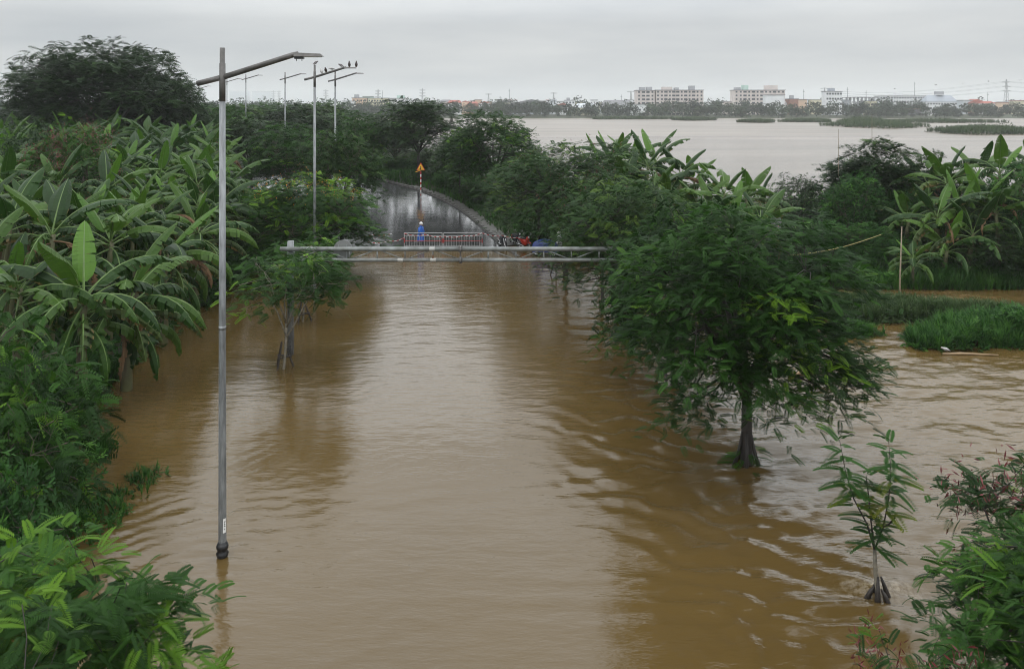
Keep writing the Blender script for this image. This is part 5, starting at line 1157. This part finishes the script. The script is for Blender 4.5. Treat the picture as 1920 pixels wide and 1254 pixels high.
def building(px0, px1, ty, D, label, wall='whitew', roof='flat', floors=0, cols=0, dep=14, cat='building', name='building', roofm='darkroof', extras=(), base=0.5, wide=()):
    x0, x1 = X(px0, D), X(px1, D); w = x1 - x0; H = Z(ty, D) - base; t = thing(name, label, cat, ((x0 + x1) / 2, D + dep / 2, base))
    rh = 0 if roof == 'flat' else min(H * 0.4, w * 0.22)
    part('wall', MB().box((0, 0, (H - rh) / 2), (w, dep, H - rh)), wall, t)
    if roof == 'flat': part('roof', MB().box((0, 0, H + 0.15), (w + 1.0, dep + 1.0, 0.4)), roofm, t)
    elif roof == 'gable':
        e_ = 0.5; zz = H - rh + 0.01; part('roof', MB().add([(-w / 2 - e_, -dep / 2 - e_, zz), (w / 2 + e_, -dep / 2 - e_, zz), (w / 2 + e_, dep / 2 + e_, zz), (-w / 2 - e_, dep / 2 + e_, zz), (-w / 2 * 0.8, 0, H), (w / 2 * 0.8, 0, H)], [(0, 1, 5, 4), (1, 2, 5), (2, 3, 4, 5), (3, 0, 4), (3, 2, 1, 0)]), roofm, t)
    else:
        zz = H - rh + 0.01; e_ = 0.6; part('roof', MB().add([(-w / 2 - e_, -dep / 2, zz), (0, -dep / 2, H), (w / 2 + e_, -dep / 2, zz), (-w / 2 - e_, dep / 2, zz), (0, dep / 2, H), (w / 2 + e_, dep / 2, zz)], [(0, 1, 4, 3), (1, 2, 5, 4), (0, 2, 1), (3, 4, 5), (0, 3, 5, 2)]), roofm, t)
    for ex in extras: a0, a1, h_, m_ = ex[:4]; part('roof_block', MB().box((-w / 2 + w * (a0 + a1) / 2, 0, H + 0.35 + h_ / 2), (w * (a1 - a0), dep * 0.5, h_)), m_, t)
    if floors:
        fh = (H - rh) / floors
        for i in range(floors):
            for j in range(cols): obj('window', WIN2 if j in wide else WIN, t, (-w / 2 + w * (j + 0.5) / cols, -dep / 2 - 0.06, fh * (i + 0.55)))
    return t
A = 'hazy apartment blocks across the river'
for o in (building(1194, 1227.5, 170, 690, 'narrow pale apartment block left of the long one, six storeys', 'apt', floors=7, cols=4, extras=((0.22, 0.5, 2.6, 'apt2'), (0.6, 0.9, 2.8, 'apt2')), wide=(1, 2)),
          building(1230, 1319, 169.5, 690, 'long pale apartment block in the middle of the far bank', 'apt', floors=7, cols=12, extras=((0.15, 0.36, 2.6, 'apt'), (0.42, 0.5, 2.0, 'apt2'), (0.73, 0.84, 3.6, 'apt2')), wide=(2, 4, 5, 7, 9)),
          building(1377, 1472, 169.5, 700, 'right hand long apartment block with a white house before its corner', 'apt', floors=7, cols=12, extras=((0.05, 0.15, 2.2, 'apt2'), (0.2, 0.3, 4.2, 'green'), (0.65, 0.88, 4.0, 'apt')), wide=(2, 4, 6, 9))): o['group'] = A
building(1437, 1471, 178.5, 672, 'plain white windowless building before the right hand apartment block', 'whitew', dep=10)
building(1549, 1579, 172, 672, 'white tower house with dark windows and a rooftop box', 'whitew', floors=5, cols=6, dep=10, extras=((0.3, 0.62, 2.6, 'grey'),))
building(937, 1056, 186.5, 720, 'long low grey warehouse with a shallow gable', 'grey', 'gable_end', dep=40, roofm='darkroof', cat='warehouse', name='warehouse')
building(1650, 1760, 180.5, 760, 'long white school building at the right of the far bank', 'whitew', floors=5, cols=22, dep=12, extras=((0.3, 0.42, 2.5, 'whitew'),), cat='school')
building(1738, 1795, 178.5, 740, 'white hip roofed school wing with rooftop aerials', 'whitew', 'gable', floors=3, cols=11, dep=12, roofm='grey', extras=((0.4, 0.62, 3.0, 'apt2'),), cat='school')
building(1818, 1850, 186, 720, 'orange red roofed house with pointed gables at far right', 'orange', 'gable_end', dep=12, roofm='redroof', floors=3, cols=5)
building(1846, 1866, 190, 690, 'small red roofed house at far right beside the orange one', 'whitew', 'gable', dep=10, roofm='redroof')
building(1480, 1497, 186, 705, 'small red fronted house between the block and the tower house', 'orange', dep=10, extras=((0.3, 0.6, 3, 'apt2'),))
building(1497, 1513, 187, 715, 'low brown house left of the bare frame building', 'peach', dep=10)
building(1626, 1644, 190, 668, 'small cream house with yellow front among the trees', 'cream', dep=8, floors=2, cols=3)
building(1904, 1932, 192, 760, 'pale blue hall at the right frame edge of the far bank', 'silver', dep=14)
building(1705, 1728, 204.5, 640, 'open fronted red trimmed shed at the far waterline', 'darkroof', dep=6, roofm='orange', cat='shed', name='shed')
building(1735, 1747, 208, 640, 'small white shed at the far waterline', 'whitew', dep=5, cat='shed', name='shed')
building(1080, 1118, 194, 680, 'low house with a pale pitched roof left of the apartments', 'cream', 'gable', dep=12, roofm='silver')
building(1180, 1212, 196, 660, 'low white building with flat canopy before the narrow apartment block', 'whitew', dep=8, floors=1, cols=4)
building(1129, 1190, 188, 760, 'long pale hall behind the trees left of the apartments', 'silver', 'gable', dep=20)
building(898, 918, 190, 700, 'small house with a bright red gable roof', 'whitew', 'gable_end', dep=10, roofm='redroof')
building(876, 896, 191, 705, 'low red roofed house left of the red gable', 'orange', 'gable', dep=10, roofm='redroof')
building(840, 864, 188, 700, 'white house with a red roof near the lone treetops', 'whitew', 'gable', dep=10, roofm='redroof', floors=2, cols=3)
building(1045, 1068, 193, 690, 'white house with red pitched roof right of the warehouse', 'whitew', 'gable_end', dep=10, roofm='redroof')
building(1060, 1078, 188.5, 730, 'cluttered white house behind the red pitched roof', 'whitew', floors=3, cols=3, extras=((0.2, 0.5, 2, 'apt2'),))
building(866, 878, 189, 720, 'narrow house with two small gables by the river', 'peach', 'gable_end', dep=10, roofm='redroof')
building(1556, 1592, 188, 740, 'grey concrete hall behind the white tower house', 'grey', dep=14)
building(660, 688, 184, 760, 'brown and white house cluster behind the pigeon lamp', 'peach', dep=14, floors=3, cols=4, extras=((0.1, 0.35, 3, 'apt2'),))
building(680, 697, 181.5, 780, 'pale green flat roofed house left of the cream hall', 'green', dep=12, floors=3, cols=3)
building(690, 726, 184.5, 760, 'cream yellow hall left of the spiky topped tree', 'cream', dep=14, floors=3, cols=7)
building(728, 758, 185, 770, 'white flat house left of the spiky tree top', 'whitew', dep=14, floors=3, cols=5, extras=((0.5, 0.95, 2.6, 'green'),))
building(642, 662, 190, 740, 'low white house at the left end of the far bank town', 'whitew', dep=12, floors=2, cols=3)
building(430, 461, 171, 3600, 'very faint tall building behind the second background lamp', 'silver', dep=60, cat='tower block')
building(472, 507, 172, 3600, 'very faint wide building right of the second background lamp', 'silver', dep=60, cat='tower block')
# many small houses filling the town
hg = random.Random(9)
for i in range(46):
    px = hg.uniform(820, 1920); wpx = hg.uniform(9, 22); D = hg.uniform(700, 860); ty = hg.uniform(187, 193.5)
    building(px, px + wpx, ty, D, 'small pale town house among the trees of the far bank', hg.choice(('whitew', 'cream', 'apt', 'peach', 'whitew', 'silver')), hg.choice(('flat', 'flat', 'gable')), dep=10, floors=2 if i % 3 == 0 else 0, cols=3, roofm=hg.choice(('darkroof', 'redroof', 'silver', 'apt2')), name='house', cat='house')['group'] = 'small houses across the river'
# bare frame building
fb = thing('frame_building', 'unfinished open concrete frame building on the far bank', 'building', (X(1617, 700), 700, 0.5)); m = MB(); W_ = 58 * 700 / FPX
for i in range(9):
    for dz in (0, 1): m.box((-W_ / 2 + W_ * i / 8, dz * 10, 8), (0.6, 0.6, 16))
part('columns', m, 'apt2', fb); part('floor_slab', MB().box((0, 5, 7), (W_, 12, 0.5)), 'apt2', fb); part('roof_slab', MB().box((0, 5, 16.2), (W_ + 2, 13, 0.5)), 'darkroof', fb); part('mid_slab', MB().box((-4, 5, 11.5), (W_ * .7, 12, 0.4)), 'apt2', fb)
fb = thing('frame_building', 'low row of bare columns with a slab left of the white tower house', 'building', (X(1530, 730), 730, 0.5)); m = MB(); W_ = 42 * 730 / FPX
for i in range(8): m.box((-W_ / 2 + W_ * i / 7, 0, 7), (0.5, 0.5, 14))
part('columns', m, 'apt2', fb); part('roof_slab', MB().box((0, 2, 14.1), (W_ + 1.5, 8, 0.5)), 'grey', fb)
# pylons and masts
def pylon(px, ty, D, label, arms=3, base=0.5, w=0.13, flat=False):
    H = Z(ty, D) - base; t = thing('pylon', label, 'pylon', (X(px, D), D, base), 0.2, 'power pylons on the horizon'); q = D / 1500 * 0.33
    bw = H * w; m = MB(); legs = [(-1, -1), (1, -1), (1, 1), (-1, 1)]; lv = [0, .22, .4, .55, .68, .8, .9, 1.0]
    def wd(f): return bw * (1 - f) ** 1.1 * 0.5 + 0.35 * q + 0.25
    for a in range(len(lv) - 1):
        f0, f1 = lv[a], lv[a + 1]; w0, w1 = wd(f0), wd(f1)
        for k, (sx_, sy_) in enumerate(legs):
            nx_, ny_ = legs[(k + 1) % 4]; m.tube([(sx_ * w0, sy_ * w0, H * f0), (sx_ * w1, sy_ * w1, H * f1)], q, 4, cap=False); m.tube([(sx_ * w0, sy_ * w0, H * f0), (nx_ * w1, ny_ * w1, H * f1)], q * .7, 3, cap=False); m.tube([(sx_ * w1, sy_ * w1, H * f1), (nx_ * w1, ny_ * w1, H * f1)], q * .7, 3, cap=False)
    part('tower', m, 'pylon', t)
    for k in range(arms):
        f = (0.97,) if flat else (0.66, 0.79, 0.92); zz = H * f[min(k, len(f) - 1)]; e_ = H * (0.20 if flat else 0.14)
        part('crossarm', MB().tube([(-e_, 0, zz), (0, 0, zz + H * .02), (e_, 0, zz)], q * 1.1, 4).tube([(-e_, 0, zz), (0, 0, zz - H * .03), (e_, 0, zz)], q * .8, 4), 'pylon', t)
pylon(1887, 149, 900, 'tall lattice power pylon at the far right, above the trees')
pylon(709, 168, 1300, 'faint lattice pylon left of the spiky topped tree'); pylon(792, 166, 1300, 'faint slim pylon right behind the spiky topped tree', w=0.07)
pylon(611, 168, 2500, 'faint pylon between the two lamp posts near the pigeons'); pylon(523, 170, 3300, 'very faint pylon left of the third background lamp'); pylon(513, 170, 3350, 'very faint pylon, the left one of the pair')
pylon(916, 176, 1250, 'faint flat topped pylon left of the warehouse', 1, flat=True); pylon(1038, 174, 1250, 'faint flat topped pylon behind the warehouse', 1, flat=True); pylon(1183, 171, 1250, 'faint flat topped pylon left of the apartments', 1, flat=True); pylon(1546, 165, 1250, 'faint flat topped pylon behind the white tower house', 1, flat=True)
for px, ty, D, lb in ((955, 167, 800, 'thin mast rising behind the warehouse'), (1715, 154, 800, 'tall thin mast above the white school'), (1507, 168, 800, 'thin mast left of the white tower house'), (1589, 164, 760, 'thin mast right of the white tower house'), (1852, 174, 800, 'thin mast right of the orange house'), (1165, 178, 760, 'thin mast left of the apartments'), (384, 167, 1500, 'faint thin chimney far left below the lamp stub'), (1624, 170, 900, 'cross shaped mast above the frame building'), (717, 170, 1300, 'thin faint mast beside the left pylon')):
    m = MB().tube([(0, 0, 0.5), (0, 0, Z(ty, D))], [0.45 * D / 800, 0.22 * D / 800], 6); m.box((0, 0, Z(ty + 4, D)), (1.6, .6, .5)); tag(obj('mast', m.mesh('mast', 'pylon'), None, (X(px, D), D, 0)), lb, 'mast', 'masts on the far bank')
# power lines
for k, zf in enumerate((0.67, 0.80, 0.93)):
    H = Z(149, 900); m = MB()
    for s_ in (-1, 1):
        p0 = Vector((X(1887, 900) + s_ * 5, 900, H * zf)); p1 = Vector((X(1546, 1250) + s_ * 5, 1250, Z(168, 1250) * (0.8 + 0.07 * k))); p2 = Vector((X(2300, 800), 800, H * zf))
        for q0, q1 in ((p0, p1), (p0, p2)): m.tube([q0.lerp(q1, i / 12) - Vector((0, 0, 7 * math.sin(PI * i / 12))) for i in range(13)], 0.10, 3)
    tag(obj('power_line', m.mesh('power_line', 'pylon')), ('lowest', 'middle', 'topmost')[k] + ' pair of power lines strung from the tall pylon', 'power line')
# hills in the haze
def hill(px0, px1, ty, D, seed):
    x0, x1 = X(px0, D), X(px1, D); H = Z(ty, D); cx, rx = (x0 + x1) / 2, (x1 - x0) / 2
    hx = np.linspace(cx - rx, cx + rx, 40); hy = np.linspace(D - 200, D + 400, 16)
    def f(x, y): return H * np.clip(1 - ((x - cx) / rx) ** 2, 0, 1) ** 0.8 * np.clip(1 - ((y - D - 60) / 260) ** 2, 0, 1) ** 0.6 + fbm(x * .01, y * .01, seed) * H * 0.25 - 2
    tag(obj('hill', grid_mesh('hill', hx, hy, f, MAT['ground'])), kind='structure')

# ---------------------------------------------------------------- air
hz, hn, hl, hb = nodes_of('haze_air'); hn.remove(hb); pv = hn.new('ShaderNodeVolumePrincipled'); pv.inputs['Color'].default_value = (0.97, 0.985, 1.0, 1); pv.inputs['Density'].default_value = 0.00024; pv.inputs['Anisotropy'].default_value = 0.2
hl.new(pv.outputs[0], hn['Material Output'].inputs['Volume'])
tag(obj('haze', MB().box((0, 1850, 38.5), (8400, 4700, 83)).mesh('haze', hz)), kind='stuff', label='thin rain haze over river and town', cat='haze')
